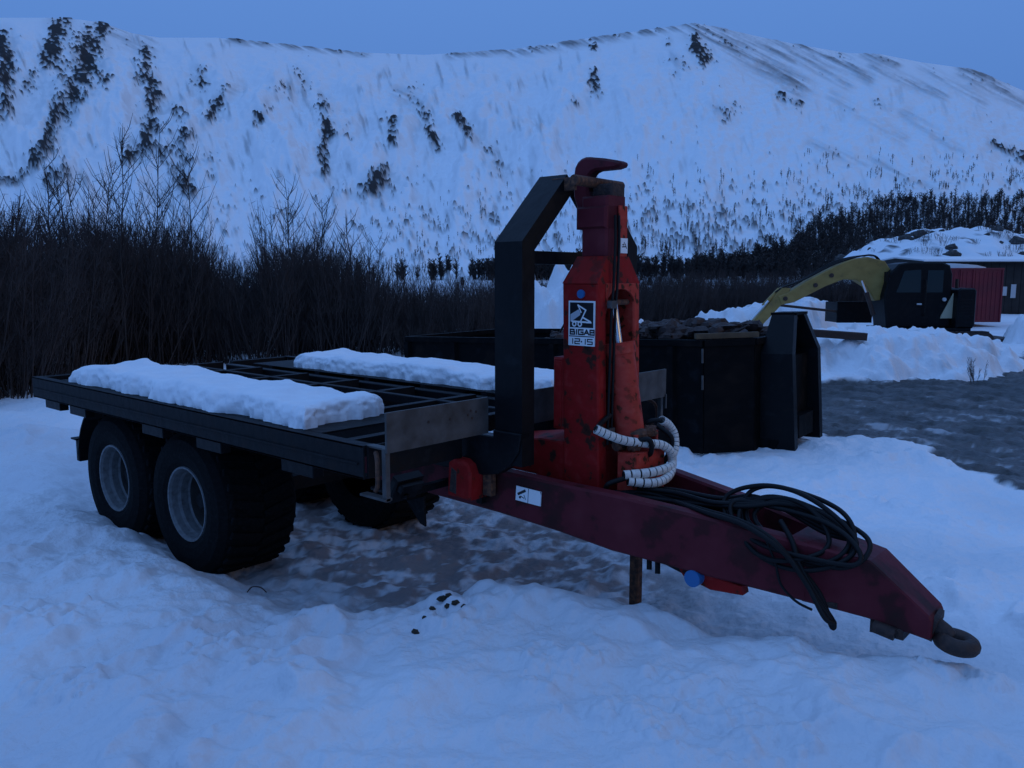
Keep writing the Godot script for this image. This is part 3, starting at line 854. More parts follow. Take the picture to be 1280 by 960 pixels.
func heap(called: String, label: String, cr: float, cd: float, wr: float, wd: float, top: float, seed_: int, chunk := 1.0, skew := 0.0):
	var t := thing(called, label, "snow heap")
	var f := fnl(seed_, 0.55, 4)
	var c := fnl(seed_ + 1, 1.5, 3, FastNoiseLite.TYPE_CELLULAR)
	c.cellular_return_type = FastNoiseLite.RETURN_DISTANCE
	var nx := int(clampf(wr * 40, 60, 230))
	var nz := int(clampf(wd * 30, 50, 140))
	var pos := PackedVector3Array()
	var nor := PackedVector3Array()
	var col := PackedColorArray()
	var ix := PackedInt32Array()
	var origin := yard(cr, cd)
	t.position = origin
	for i in nz:
		for j in nx:
			var u := j * 2.0 / (nx - 1) - 1.0
			var w := i * 2.0 / (nz - 1) - 1.0
			var r := u * wr
			var d := w * wd
			var p := yard(cr + r, cd + d)
			var q := sqrt(pow(u - skew * (1.0 - absf(u)), 2) + w * w) + f.get_noise_2d(r * 1.2, d * 1.2) * 0.3
			var s := clampf(1.0 - q, 0, 1)
			var y := ground_y(p.x, p.z) - 0.04
			var env: float = smoothstep(0.0, 0.55, s)
			y += top * env * (0.85 + 0.5 * f.get_noise_2d(r + 20, d)) 
			y += chunk * smoothstep(0.02, 0.3, s) * (dome(c.get_noise_2d(r, d)) * 0.3 - 0.1 + f.get_noise_2d(r * 4.0, d * 4.0) * 0.12 + dome(c.get_noise_2d(r * 2.6 + 3, d * 2.6)) * 0.15)
			if s <= 0.0: y -= 0.12
			p.y = y
			pos.append(p - origin)
			var dirt := smoothstep(0.3, 0.55, f.get_noise_2d(r * 2.3 + 7, d * 2.3)) * 0.35
			col.append(Color(0.84, 0.84, 0.85).lerp(Color(0.25, 0.22, 0.2), dirt))
	for i in nz:
		for j in nx:
			var e := pos[i * nx + mini(j + 1, nx - 1)] - pos[i * nx + maxi(j - 1, 0)]
			var g := pos[mini(i + 1, nz - 1) * nx + j] - pos[maxi(i - 1, 0) * nx + j]
			var m := e.cross(g).normalized()
			nor.append(m if m.y > 0 else -m)
			if i < nz - 1 and j < nx - 1:
				var k := i * nx + j
				for n_ in [k, k + nx, k + 1, k + 1, k + nx, k + nx + 1]: ix.append(n_)
	obj("heap", indexed(pos, nor, col, ix), M.ground, t)

func snow_slab(called: String, label: String, x0: float, x1: float, z0: float, z1: float, y0: float, thick: float, seed_: int):
	var b := MB.new()
	var f := fnl(seed_, 1.3, 3)
	var rough := fnl(seed_ + 5, 9.0, 3)
	var nx := 190
	var nz := 60
	var grid := []
	var nrm := []
	for i in nz:
		var row := PackedVector3Array()
		for j in nx:
			var u := j / (nx - 1.0)
			var w := i / (nz - 1.0)
			# squeeze the samples towards the rims, where the snow rounds off
			u = lerpf(u, (1.0 - cos(PI * u)) / 2, 0.85)
			w = lerpf(w, (1.0 - cos(PI * w)) / 2, 0.85)
			var x := lerpf(x0, x1, u)
			var z := lerpf(z0, z1, w)
			x += f.get_noise_2d(z * 2.0, 3.0 if u < 0.5 else 9.0) * 0.12 * pow(absf(2 * u - 1), 5)
			z += (f.get_noise_2d(x * 1.6, 20.0 if w < 0.5 else 40.0) * 0.05 + f.get_noise_2d(x * 6.0, 60.0 if w < 0.5 else 80.0) * 0.02) * pow(absf(2 * w - 1), 5)
			var e := minf(minf(u * (x1 - x0), (1 - u) * (x1 - x0)), minf(w * (z1 - z0), (1 - w) * (z1 - z0)))
			var k := 1.0 - clampf(e / 0.09, 0, 1)
			var y := y0 + thick * pow(1.0 - k * k * k, 0.45) * (0.95 + 0.3 * f.get_noise_2d(x, z))
			if e <= 0.0001: y = y0
			row.append(Vector3(x, y, z))
		grid.append(row)
	for i in nz:
		var row := PackedVector3Array()
		for j in nx:
			var e: Vector3 = grid[i][mini(j + 1, nx - 1)] - grid[i][maxi(j - 1, 0)]
			var g: Vector3 = grid[mini(i + 1, nz - 1)][j] - grid[maxi(i - 1, 0)][j]
			var m := e.cross(g).normalized()
			row.append(-m)
		nrm.append(row)
	for pass_ in 1:
		for i in nz:
			for j in nx:
				var q: Vector3 = grid[i][j]
				var side := 1.0 - clampf(nrm[i][j].y, 0, 1)
				grid[i][j] = q + nrm[i][j] * rough.get_noise_3d(q.x, q.y * 2.0, q.z) * lerpf(0.006, 0.026, side)
		nrm.clear()
		for i in nz:
			var row := PackedVector3Array()
			for j in nx:
				var e: Vector3 = grid[i][mini(j + 1, nx - 1)] - grid[i][maxi(j - 1, 0)]
				var g: Vector3 = grid[mini(i + 1, nz - 1)][j] - grid[maxi(i - 1, 0)][j]
				var m := e.cross(g).normalized()
				row.append(-m)
			nrm.append(row)
	for i in nz - 1:
		for j in nx - 1:
			b.smooth_quad(grid[i][j], grid[i][j + 1], grid[i + 1][j + 1], grid[i + 1][j], nrm[i][j], nrm[i][j + 1], nrm[i + 1][j + 1], nrm[i + 1][j])
	tag(obj(called, b, M.fresh), label, "snow slab")

# ------------------------------------------------------------------ printed plates
func print_mat(im: Image) -> StandardMaterial3D:
	im.generate_mipmaps()
	var m := StandardMaterial3D.new()
	m.albedo_texture = ImageTexture.create_from_image(im)
	m.roughness = 0.45
	return m

func fill_poly(im: Image, pts: Array, c: Color):
	var p := V2(pts)
	var lo := p[0]
	var hi := p[0]
	for q in p:
		lo = lo.min(q)
		hi = hi.max(q)
	for y in range(maxi(0, int(lo.y)), mini(im.get_height(), int(hi.y) + 1)):
		for x in range(maxi(0, int(lo.x)), mini(im.get_width(), int(hi.x) + 1)):
			if Geometry2D.is_point_in_polygon(Vector2(x + 0.5, y + 0.5), p): im.set_pixel(x, y, c)

func stroke(im: Image, a: Vector2, b: Vector2, w: float, c: Color):
	var n := (b - a).normalized().orthogonal() * w / 2
	var e := (b - a).normalized() * w * 0.35
	fill_poly(im, [a.x - e.x + n.x, a.y - e.y + n.y, b.x + e.x + n.x, b.y + e.y + n.y, b.x + e.x - n.x, b.y + e.y - n.y, a.x - e.x - n.x, a.y - e.y - n.y], c)

func disc(im: Image, o: Vector2, r: float, c: Color):
	var p := []
	for k in 20: p.append_array([o.x + cos(TAU * k / 20) * r, o.y + sin(TAU * k / 20) * r])
	fill_poly(im, p, c)

func letters(im: Image, text: String, x: float, y: float, w: float, h: float, gap: float, t: float, c: Color):
	var shapes := {"B": [0, 0, 0, 1, 0, 0, 0.85, 0, 0.85, 0, 0.85, 0.5, 0, 0.5, 1, 0.5, 1, 0.5, 1, 1, 0, 1, 1, 1], "I": [0.5, 0, 0.5, 1], "G": [0, 0, 1, 0, 0, 0, 0, 1, 0, 1, 1, 1, 1, 1, 1, 0.5, 1, 0.5, 0.5, 0.5],
		"A": [0, 1, 0.5, 0, 0.5, 0, 1, 1, 0.2, 0.65, 0.8, 0.65], "1": [0.5, 0, 0.5, 1], "2": [0, 0, 1, 0, 1, 0, 1, 0.5, 1, 0.5, 0, 0.5, 0, 0.5, 0, 1, 0, 1, 1, 1], "5": [1, 0, 0, 0, 0, 0, 0, 0.5, 0, 0.5, 1, 0.5, 1, 0.5, 1, 1, 1, 1, 0, 1], ".": [0.4, 0.5, 0.6, 0.5]}
	for ch in text:
		var s: Array = shapes[ch]
		var cw := w * (0.35 if ch in "I1" else 1.0)
		for i in range(0, s.size(), 4):
			stroke(im, Vector2(x + s[i] * cw, y + s[i + 1] * h), Vector2(x + s[i + 2] * cw, y + s[i + 3] * h), t, c)
		x += cw + gap

func plate(called: String, parent: Node, at: Vector3, size: Vector2, im: Image, turn := Basis.IDENTITY):
	var q := BoxMesh.new()
	q.size = Vector3(size.x, size.y, 0.003)
	var back := obj(called, q, M.white, parent)
	back.transform = Transform3D(turn, at)
	var f := QuadMesh.new()
	f.size = size
	var face := obj("print", f, print_mat(im), back)
	face.position = Vector3(0, 0, 0.0035)

func plates(t: Node):
	var ink := Color(0.03, 0.035, 0.06)
	var paper := Color(0.93, 0.93, 0.92)
	var im := Image.create(170, 236, false, Image.FORMAT_RGB8)
	im.fill(paper)
	fill_poly(im, [9, 9, 161, 9, 161, 140, 9, 140], ink)
	fill_poly(im, [12, 72, 66, 44, 78, 62, 76, 74, 22, 108, 12, 110], Color(0.72, 0.73, 0.75))   # tipped container
	stroke(im, Vector2(62, 24), Vector2(82, 60), 7, paper)
	stroke(im, Vector2(60, 22), Vector2(112, 48), 8, paper)
	stroke(im, Vector2(112, 48), Vector2(80, 106), 8, paper)
	stroke(im, Vector2(92, 86), Vector2(142, 108), 9, paper)
	stroke(im, Vector2(22, 108), Vector2(146, 112), 9, paper)
	for x in [38, 74]:
		disc(im, Vector2(x, 122), 15, paper)
		disc(im, Vector2(x, 122), 7, ink)
	letters(im, "BIGAB", 12, 152, 29, 24, 8, 8, ink)
	fill_poly(im, [4, 184, 166, 184, 166, 189, 4, 189], ink)
	letters(im, "12", 24, 200, 30, 26, 9, 6, ink)
	fill_poly(im, [82, 210, 90, 210, 90, 218, 82, 218], ink)
	letters(im, "15", 106, 200, 30, 26, 9, 6, ink)
	plate("name_plate", t, Vector3(3.405, 1.85, 0.2225), Vector2(0.172, 0.238), im)
	var w := Image.create(140, 68, false, Image.FORMAT_RGB8)
	w.fill(paper)
	stroke(w, Vector2(14, 36), Vector2(50, 14), 12, ink)
	disc(w, Vector2(24, 50), 6, ink)
	stroke(w, Vector2(28, 44), Vector2(46, 50), 4, ink)
	stroke(w, Vector2(46, 36), Vector2(56, 54), 4, Color(0.25, 0.4, 0.4))
	fill_poly(w, [68, 0, 71, 0, 71, 68, 68, 68], Color(0.15, 0.2, 0.25))
	fill_poly(w, [134, 0, 140, 0, 140, 16], Color(0.3, 0.05, 0.05))
	plate("warning_sticker", t, Vector3(3.22, 0.922, 0.4375), Vector2(0.165, 0.08), w, Basis(Vector3.UP, 0.0875) * Basis(Vector3(0, 0, 1), -0.06))
	var s := Image.create(60, 90, false, Image.FORMAT_RGB8)
	s.fill(paper)
	stroke(s, Vector2(12, 52), Vector2(46, 50), 6, ink)
	stroke(s, Vector2(30, 24), Vector2(26, 50), 5, ink)
	stroke(s, Vector2(14, 40), Vector2(30, 36), 5, ink)
	stroke(s, Vector2(40, 34), Vector2(50, 60), 6, ink)
	plate("warning_sticker", t, Vector3(3.483, 2.262, -0.045), Vector2(0.066, 0.08), s, Basis(Vector3.UP, PI / 2))

# ------------------------------------------------------------------ the trailer
func wheel(t: Node, at: Vector3, out: float):
	var w := Node3D.new()
	w.name = numbered("wheel", t)
	t.add_child(w, true)
	w.position = at
	var tr := Transform3D(Basis(Vector3(1, 0, 0), PI / 2 * out), Vector3.ZERO)   # lathe axis along z, outwards
	var tyre := MB.new()
	tyre.lathe(V2([0.258, 0.0, 0.272, 0.025, 0.31, 0.045, 0.38, 0.054, 0.46, 0.042, 0.503, 0.0, 0.52, -0.05, 0.522, -0.26, 0.52, -0.46, 0.503, -0.52, 0.46, -0.56, 0.38, -0.572, 0.31, -0.565, 0.258, -0.52]), tr, 56)
	for k in 30:   # tread lugs in two staggered rows
		for row in 2:
			var a := TAU * (k + 0.5 * row) / 30
			var dir := Vector3(cos(a), sin(a), 0)
			var tg := Vector3(-sin(a), cos(a), 0)
			var zz := -out * 0.26 + (0.125 if row else -0.125)
			var sk := (tg * (0.25 if row else -0.25) + Vector3(0, 0, 1)).normalized()
			var y := dir
			var x := y.cross(sk).normalized()
			tyre.box(Vector3.ZERO, Vector3(0.052, 0.026, 0.25), 0.006, Transform3D(Basis(x, y, sk), dir * 0.527 + Vector3(0, 0, zz)))
	obj("tyre", tyre, M.rubber, w)
	var rim := MB.new()
	rim.lathe(V2([0.2465, -0.02, 0.2638, 0.01, 0.2699, 0.02, 0.2656, 0.032, 0.2526, 0.03, 0.2439, 0.012, 0.2353, -0.03, 0.2266, -0.05, 0.2232, -0.1, 0.2162, -0.115]), tr, 44)
	obj("rim", rim, M.rim, w)
	var plate_ := MB.new()
	plate_.lathe(V2([0.2162, -0.115, 0.2119, -0.22, 0.173, -0.245, 0.1643, -0.235, 0.0865, -0.225, 0.0, -0.225]), tr, 44)
	obj("wheel_disc", plate_, M.steel, w)
	var hub := MB.new()
	hub.lathe(V2([0.105, -0.225, 0.1, -0.17, 0.07, -0.15, 0.068, -0.09, 0.05, -0.075, 0.0, -0.075]), tr, 24)
	for k in 8:
		var a := TAU * k / 8
		hub.lathe(V2([0.014, 0.0, 0.014, 0.02, 0.0, 0.02]), Transform3D(tr.basis, Vector3(cos(a) * 0.14, sin(a) * 0.14, -out * 0.225)), 6)
	obj("hub", hub, M.frame, w)

func drawbar_ring(x: float, y0: float, y1: float, z0: float, z1: float, ch := 0.012) -> PackedVector3Array:
	return PackedVector3Array([Vector3(x, y0 + ch, z0), Vector3(x, y0, z0 + ch), Vector3(x, y0, z1 - ch), Vector3(x, y0 + ch, z1), Vector3(x, y1 - ch, z1), Vector3(x, y1, z1 - ch), Vector3(x, y1, z0 + ch), Vector3(x, y1 - ch, z0)])

const OCT := [0, 1, 2, 0, 2, 3, 0, 3, 4, 0, 4, 5, 0, 5, 6, 0, 6, 7]

func trailer():
	var t := thing("hooklift_trailer", "red hooklift trailer with twin axles, tall hook tower and long drawbar", "trailer")
	var cap := PackedInt32Array(OCT)
	for s in [1, -1]:   # the two sides of the A-shaped drawbar, running back into the chassis
		var b := MB.new()
		var rings := []
		for p in [[-1.5, 0.8, 1.0, 0.45], [2.1, 0.81, 1.0, 0.45], [3.0, 0.79, 1.035, 0.45], [3.4, 0.755, 1.015, 0.415], [3.7, 0.705, 1.0, 0.365], [4.25, 0.655, 0.945, 0.255], [4.64, 0.622, 0.895, 0.17]]:
			rings.append(drawbar_ring(p[0], p[1], p[2], s * p[3] - (0.09 if s > 0 else 0.0), s * p[3] + (0.0 if s > 0 else 0.09)))
		b.loft(rings, cap)
		obj("drawbar_beam", b, M.maroon, t)
	var head := MB.new()
	var hr := []
	for p in [[4.55, 0.63, 0.905, 0.185], [4.9, 0.60, 0.862, 0.118], [4.915, 0.598, 0.852, 0.116], [5.145, 0.565, 0.672, 0.1], [5.155, 0.57, 0.655, 0.095]]:
		hr.append(drawbar_ring(p[0], p[1], p[2], -p[3], p[3], 0.008))
	head.loft(hr, cap)
	obj("drawbar_head", head, M.maroon, t)
	var lip := MB.new()
	lip.box(Vector3(4.7, 0.63, 0.0), Vector3(0.16, 0.03, 0.3), 0.004)
	lip.box(Vector3(4.98, 0.565, 0.03), Vector3(0.14, 0.06, 0.16), 0.02)
	lip.tube(PackedVector3Array([Vector3(4.93, 0.575, 0.115), Vector3(5.02, 0.56, 0.112)]), 0.03, 12)
	obj("hitch_bracket", lip, M.dark_rust, t)
	var eye := MB.new()
	var ring := []
	for k in 20:
		var a := TAU * k / 20
		ring.append(Vector3(5.235 + cos(a) * 0.058, 0.55 - cos(a) * 0.058 * 0.12, sin(a) * 0.056))
	eye.tube(spline(ring, 3, true), 0.036, 12, false)
	eye.tube(spline([Vector3(5.08, 0.612, 0), Vector3(5.14, 0.602, 0), Vector3(5.19, 0.58, 0), Vector3(5.21, 0.565, 0)], 4), [0.06, 0.056, 0.052, 0.048, 0.045, 0.042, 0.04, 0.039, 0.038, 0.036, 0.035, 0.033, 0.03], 14)
	eye.tube(PackedVector3Array([Vector3(5.14, 0.606, 0), Vector3(5.16, 0.601, 0)]), 0.075, 6)
	obj("towing_eye", eye, M.dark_rust, t)
	# cross members and floor of the drawbar
	for p in [[2.3, 0.42], [3.05, 0.42], [3.95, 0.22]]:
		var b := MB.new()
		b.box(Vector3(p[0], 0.86, 0), Vector3(0.12, 0.14, p[1] * 2 - 0.06))
		obj("cross_member", b, M.red, t)
	var tray := MB.new()
	tray.prism(V2([3.1, 0.4, 4.5, 0.14, 4.5, -0.14, 3.1, -0.4]), 0, 0.01, Transform3D(Basis(Vector3(1, -0.09, 0), Vector3(0, 0, 1), Vector3(0, 1, 0)), Vector3(0, 1.07, 0)), 0.001)
	obj("drawbar_floor", tray, M.dark_rust, t)
	# pedestal of the tower
	var ped := MB.new()
	ped.prism(V2([2.55, 0.98, 3.08, 0.98, 3.08, 0.88, 3.5, 0.88, 3.5, 1.16, 3.47, 1.19, 3.1, 1.19, 2.55, 1.1]), -0.205, 0.205, Transform3D.IDENTITY, 0.008)
	obj("pedestal", ped, M.red, t)
	var foot := MB.new()
	foot.box(Vector3(3.65, 1.02, 0.0), Vector3(0.12, 0.3, 0.3), 0.01)
	foot.box(Vector3(3.62, 1.2, 0.07), Vector3(0.1, 0.12, 0.02))
	foot.box(Vector3(3.62, 1.2, -0.13), Vector3(0.1, 0.12, 0.02))
	obj("cylinder_foot", foot, M.red_orange, t)
	# tower: two posts with a pocket between them, closed by a back plate and a sloping head
	for s in [1, -1]:
		var b := MB.new()
		b.prism(V2([3.29, 0.93, 3.525, 0.93, 3.5, 2.06, 3.27, 2.06]), (0.14 if s > 0 else -0.185), (0.22 if s > 0 else -0.125), Transform3D.IDENTITY, 0.008)
		obj("tower_post", b, M.red_orange if s < 0 else M.red, t)
	var back := MB.new()
	back.box(Vector3(3.3, 1.5, 0), Vector3(0.04, 1.06, 0.27))
	obj("tower_back", back, M.red, t)
	var side := MB.new()
	side.box(Vector3(3.245, 1.46, 0.17), Vector3(0.075, 0.4, 0.1), 0.012)
	side.box(Vector3(3.25, 1.46, 0.226), Vector3(0.05, 0.36, 0.01), 0.003)
	obj("guide_block", side, M.red, t)
	var hd := MB.new()
	hd.loft([PackedVector3Array([Vector3(3.27, 2.06, 0.22), Vector3(3.5, 2.06, 0.22), Vector3(3.5, 2.06, -0.185), Vector3(3.27, 2.06, -0.185)]), PackedVector3Array([Vector3(3.28, 2.205, 0.1), Vector3(3.48, 2.205, 0.1), Vector3(3.48, 2.205, -0.1), Vector3(3.28, 2.205, -0.1)])], PackedInt32Array([0, 1, 2, 0, 2, 3]))
	obj("tower_head", hd, M.red, t)
	# pointed arch that frames the pocket below the head
	for s in [1, -1]:
		var b := MB.new()
		b.prism(V2([2.06, 0.0, 2.06, 0.139, 1.9, 0.139, 1.95, 0.134, 1.985, 0.118, 2.01, 0.09, 2.025, 0.05, 2.03, 0.0]), 3.488, 3.503, Transform3D(Basis(Vector3(0, 1, 0), Vector3(0, 0, s), Vector3(1, 0, 0)), Vector3.ZERO), 0.002)
		obj("arch_gusset", b, M.red_orange, t)
	var neck := MB.new()
	neck.box(Vector3(3.38, 2.36, 0), Vector3(0.17, 0.33, 0.18), 0.012)
	neck.box(Vector3(3.365, 2.41, 0.0), Vector3(0.2, 0.12, 0.205), 0.012)
	var strip := MB.new()
	strip.box(Vector3(3.473, 2.34, -0.045), Vector3(0.012, 0.27, 0.08), 0.003)
	obj("neck_strip", strip, M.red_orange, t)
	obj("tower_neck", neck, M.maroon, t)
	var block := MB.new()
	block.box(Vector3(3.39, 2.555, -0.03), Vector3(0.13, 0.075, 0.13), 0.01)
	obj("neck_cap", block, M.dark_rust, t)
	# the hook
	var hk := MB.new()
	hk.prism(V2([3.30, 2.45, 3.225, 2.47, 3.202, 2.532, 3.194, 2.615, 3.206, 2.69, 3.225, 2.718, 3.25, 2.734, 3.28, 2.741, 3.308, 2.739, 3.403, 2.724, 3.486, 2.706, 3.508, 2.696, 3.513, 2.685, 3.505, 2.672, 3.47, 2.664, 3.352, 2.664, 3.325, 2.656, 3.308, 2.64, 3.299, 2.612, 3.302, 2.556, 3.33, 2.5]), -0.042, 0.042, Transform3D.IDENTITY, 0.013)
	obj("hook", hk, M.maroon, t)
	# hydraulic cylinder in the pocket
	var foot_at := Vector3(3.58, 1.2, 0.0)
	var mid := Vector3(3.5, 1.74, 0.02)
	var up := mid + (mid - foot_at).normalized() * 0.22
	var cyl := MB.new()
	var dir := (mid - foot_at).normalized()
	cyl.tube(PackedVector3Array([foot_at + dir * 0.02, mid - dir * 0.05]), 0.082, 28)
	cyl.tube(PackedVector3Array([mid - dir * 0.06, mid]), 0.09, 28)
	obj("cylinder_barrel", cyl, M.red_orange, t)
	var rod := MB.new()
	rod.tube(PackedVector3Array([mid, up]), 0.024, 18)
	obj("cylinder_rod", rod, M.chrome, t)
	for p in [[up, 0.137, 0.016], [foot_at, 0.14, 0.03]]:
		var pin := MB.new()
		pin.tube(PackedVector3Array([p[0] + Vector3(0, 0, -p[1]), p[0] + Vector3(0, 0, p[1])]), p[2], 12)
		obj("cylinder_pin", pin, M.rust, t)
	for p in [[0.06, 0.05, 0.02, 0.05], [0.07, 0.06, -0.07, 0.042], [0.07, 0.0, 0.08, 0.038]]:
		var fit := MB.new()
		fit.lump(foot_at + Vector3(p[0], p[1], p[2]), Vector3(p[3], p[3] * 0.8, p[3] * 1.1), N.fine3, 0.5, 7, true)
		obj("rusty_fitting", fit, M.rust, t)
	for k in 2:   # slim pipes up the front of the near post
		var b := MB.new()
		var z := 0.15 - k * 0.035
		b.tube(spline([Vector3(3.53, 1.2, z), Vector3(3.535, 1.5, z), Vector3(3.53, 1.9, z - 0.02), Vector3(3.52, 2.05, z - 0.05), Vector3(3.5, 2.28, z - 0.09), Vector3(3.49, 2.42, z - 0.1)], 5), 0.0075, 8)
		obj("hydraulic_pipe", b, M.hose, t)
	for y in [1.27, 1.95]:
		var b := MB.new()
		b.box(Vector3(3.533, y, 0.13), Vector3(0.03, 0.04, 0.06), 0.006)
		obj("pipe_clamp", b, M.steel, t)
	var cap1 := MB.new()
	cap1.tube(PackedVector3Array([Vector3(3.40, 2.005, 0.215), Vector3(3.40, 2.005, 0.232)]), 0.023, 20)
	obj("blue_cap", cap1, M.blue, t)
	var arm := MB.new()
	arm.prism(V2([4.0, 0.69, 4.36, 0.64, 4.37, 0.6, 4.2, 0.585, 4.05, 0.62]), 0.16, 0.235, Transform3D.IDENTITY, 0.006)
	obj("jack_bracket", arm, M.red, t)
	var pipe := MB.new()
	pipe.tube(PackedVector3Array([Vector3(3.75, 0.70, 0.17), Vector3(4.1, 0.635, 0.2)]), 0.03, 12)
	pipe.tube(PackedVector3Array([Vector3(3.83, 0.68, 0.19), Vector3(3.85, 0.6, 0.22)]), 0.014, 8)
	pipe.tube(PackedVector3Array([Vector3(3.88, 0.67, 0.19), Vector3(3.9, 0.59, 0.22)]), 0.014, 8)
	obj("brake_rod", pipe, M.hose, t)
	var cap2 := MB.new()
	cap2.tube(PackedVector3Array([Vector3(4.13, 0.638, 0.2), Vector3(4.13, 0.638, 0.285)]), 0.042, 24)
	obj("blue_cap", cap2, M.blue, t)
	var leg := MB.new()
	leg.box(Vector3(3.63, 0.47, 0.0), Vector3(0.055, 0.62, 0.055), 0.006)
	leg.box(Vector3(3.61, 0.62, 0.03), Vector3(0.09, 0.03, 0.05), 0.004)
	leg.box(Vector3(3.63, 0.17, 0.0), Vector3(0.1, 0.02, 0.1), 0.004)
	obj("support_leg", leg, M.rust, t)
	# white sleeved hoses, loosely looped at the foot of the tower
	var loops := [[Vector3(3.56, 1.31, 0.30), Vector3(3.6, 1.275, 0.24), Vector3(3.64, 1.235, 0.14), Vector3(3.7, 1.21, 0.02), Vector3(3.74, 1.195, -0.06), Vector3(3.76, 1.15, -0.12), Vector3(3.76, 1.09, -0.14), Vector3(3.8, 1.05, -0.05), Vector3(3.81, 1.03, 0.04), Vector3(3.78, 1.025, 0.12), Vector3(3.7, 1.04, 0.21)],
		[Vector3(3.67, 1.31, -0.17), Vector3(3.67, 1.275, -0.24), Vector3(3.69, 1.22, -0.27), Vector3(3.71, 1.15, -0.25), Vector3(3.72, 1.1, -0.2), Vector3(3.77, 1.08, -0.12), Vector3(3.79, 1.08, 0.0), Vector3(3.76, 1.075, 0.11), Vector3(3.68, 1.07, 0.22)]]
	for path in loops:
		var pts := spline(path, 12)
		var h := Node3D.new()
		h.name = numbered("sleeved_hose", t)
		t.add_child(h, true)
		var core := MB.new()
		core.tube(pts, 0.021, 10)
		obj("core", core, M.hose, h)
		var step := 4
		var i := 0
		while i + step < pts.size():
			var seg := MB.new()
			var q := pts.slice(i, i + step + 1)
			q[step] = q[step].lerp(q[step - 1], 0.7)
			var rr := []
			for k in q.size(): rr.append(0.0245)
			seg.tube(q, rr, 14)
			obj("sleeve", seg, M.sleeve, h)
			i += step
	# black hose ends by the white ones
	for p in [[Vector3(3.69, 1.055, 0.215), Vector3(3.62, 1.02, 0.27), Vector3(3.6, 0.96, 0.22), Vector3(3.75, 0.97, 0.12), Vector3(3.95, 0.95, 0.08), Vector3(4.3, 0.95, 0.06)], [Vector3(3.67, 1.31, -0.17), Vector3(3.62, 1.3, -0.12), Vector3(3.58, 1.25, -0.1)], [Vector3(3.56, 1.31, 0.3), Vector3(3.53, 1.33, 0.2), Vector3(3.53, 1.36, 0.13)], [Vector3(3.6, 1.2, 0.12), Vector3(3.72, 1.24, 0.05), Vector3(3.72, 1.16, 0.02), Vector3(3.63, 1.12, 0.0)], [Vector3(3.66, 1.28, -0.14), Vector3(3.74, 1.22, -0.16), Vector3(3.72, 1.12, -0.16), Vector3(3.66, 1.0, -0.12)]]:
		var b := MB.new()
		b.tube(spline(p, 8), 0.014, 10)
		obj("hydraulic_hose", b, M.hose, t)
	# bundle of black hoses coiled over the drawbar
	var along := Vector3(1, -0.17, 0).normalized()
	for k in 6:
		var lean := Vector3(0.05 * sin(k * 2.1), 0.72, -0.55 - 0.12 * sin(k * 1.7)).normalized()
		var c := Vector3(4.55 + 0.05 * sin(k * 1.3), 0.945 + 0.012 * cos(k * 2.0), 0.07 + 0.014 * k)
		var la := 0.27 + 0.055 * sin(k * 2.7)
		var sh := 0.125 + 0.03 * cos(k * 1.9)
		var p := []
		for j in 16:
			var a := TAU * j / 16
			p.append(c + along * cos(a) * la + lean * sin(a) * sh * (1.0 if sin(a) > 0 else 1.25) + Vector3(0, 0.012 * sin(a * 3 + k), 0.01 * cos(a * 2 + k)))
		var b := MB.new()
		b.tube(spline(p, 5, true), 0.0115, 10, false)
		obj("hydraulic_hose", b, M.hose, t)
	for k in 5:   # hoses running up the drawbar into the coil
		var o := 0.03 * k
		var p := [Vector3(3.6, 0.96 + 0.02 * (k % 2), 0.18 - o * 1.5), Vector3(3.9, 0.955 + 0.02 * ((k * 2) % 3), 0.13 - o * (0.6 + 0.3 * (k % 2))), Vector3(4.15, 0.965 + 0.016 * ((k + 1) % 3), 0.14 - o * 0.7 + 0.03 * (k % 2)), Vector3(4.32, 1.0 + 0.008 * k, 0.12 - o * 0.7), Vector3(4.48, 1.03 - 0.01 * k, 0.06 - o * 0.3), Vector3(4.66, 1.0 - 0.02 * k, 0.02), Vector3(4.8, 0.92, 0.05)]
		var b := MB.new()
		b.tube(spline(p, 7), 0.0125, 10)
		obj("hydraulic_hose", b, M.hose, t)
	for k in 2:   # the loop that hangs down past the near side
		var o := k * 0.03
		var p := [Vector3(3.95, 0.965, 0.16), Vector3(4.15, 0.965, 0.2 + o), Vector3(4.35, 0.955, 0.225 + o), Vector3(4.5, 0.91, 0.24 + o), Vector3(4.6, 0.83, 0.245), Vector3(4.68, 0.73, 0.24), Vector3(4.77, 0.62, 0.24 + o), Vector3(4.8, 0.59, 0.24), Vector3(4.79, 0.6 - o, 0.23), Vector3(4.72, 0.68, 0.22 - o), Vector3(4.63, 0.80, 0.21), Vector3(4.58, 0.9, 0.19), Vector3(4.5, 0.97, 0.14)]
		var b := MB.new()
		b.tube(spline(p, 7), 0.0125, 10)
		obj("hydraulic_hose", b, M.hose, t)
	var cable := MB.new()
	cable.tube(spline([Vector3(4.45, 0.93, 0.22), Vector3(4.52, 0.8, 0.23), Vector3(4.55, 0.7, 0.225), Vector3(4.62, 0.64, 0.225), Vector3(4.7, 0.62, 0.23)], 8), 0.006, 8)
	obj("electric_cable", cable, M.hose, t)
	# running gear
	for x in [0.578, -0.578]:
		for s in [1, -1]: wheel(t, Vector3(x, 0.513, s * 1.0), s)
		var ax := MB.new()
		ax.box(Vector3(x, 0.513, 0), Vector3(0.11, 0.11, 1.6), 0.01)
		obj("axle", ax, M.frame, t)
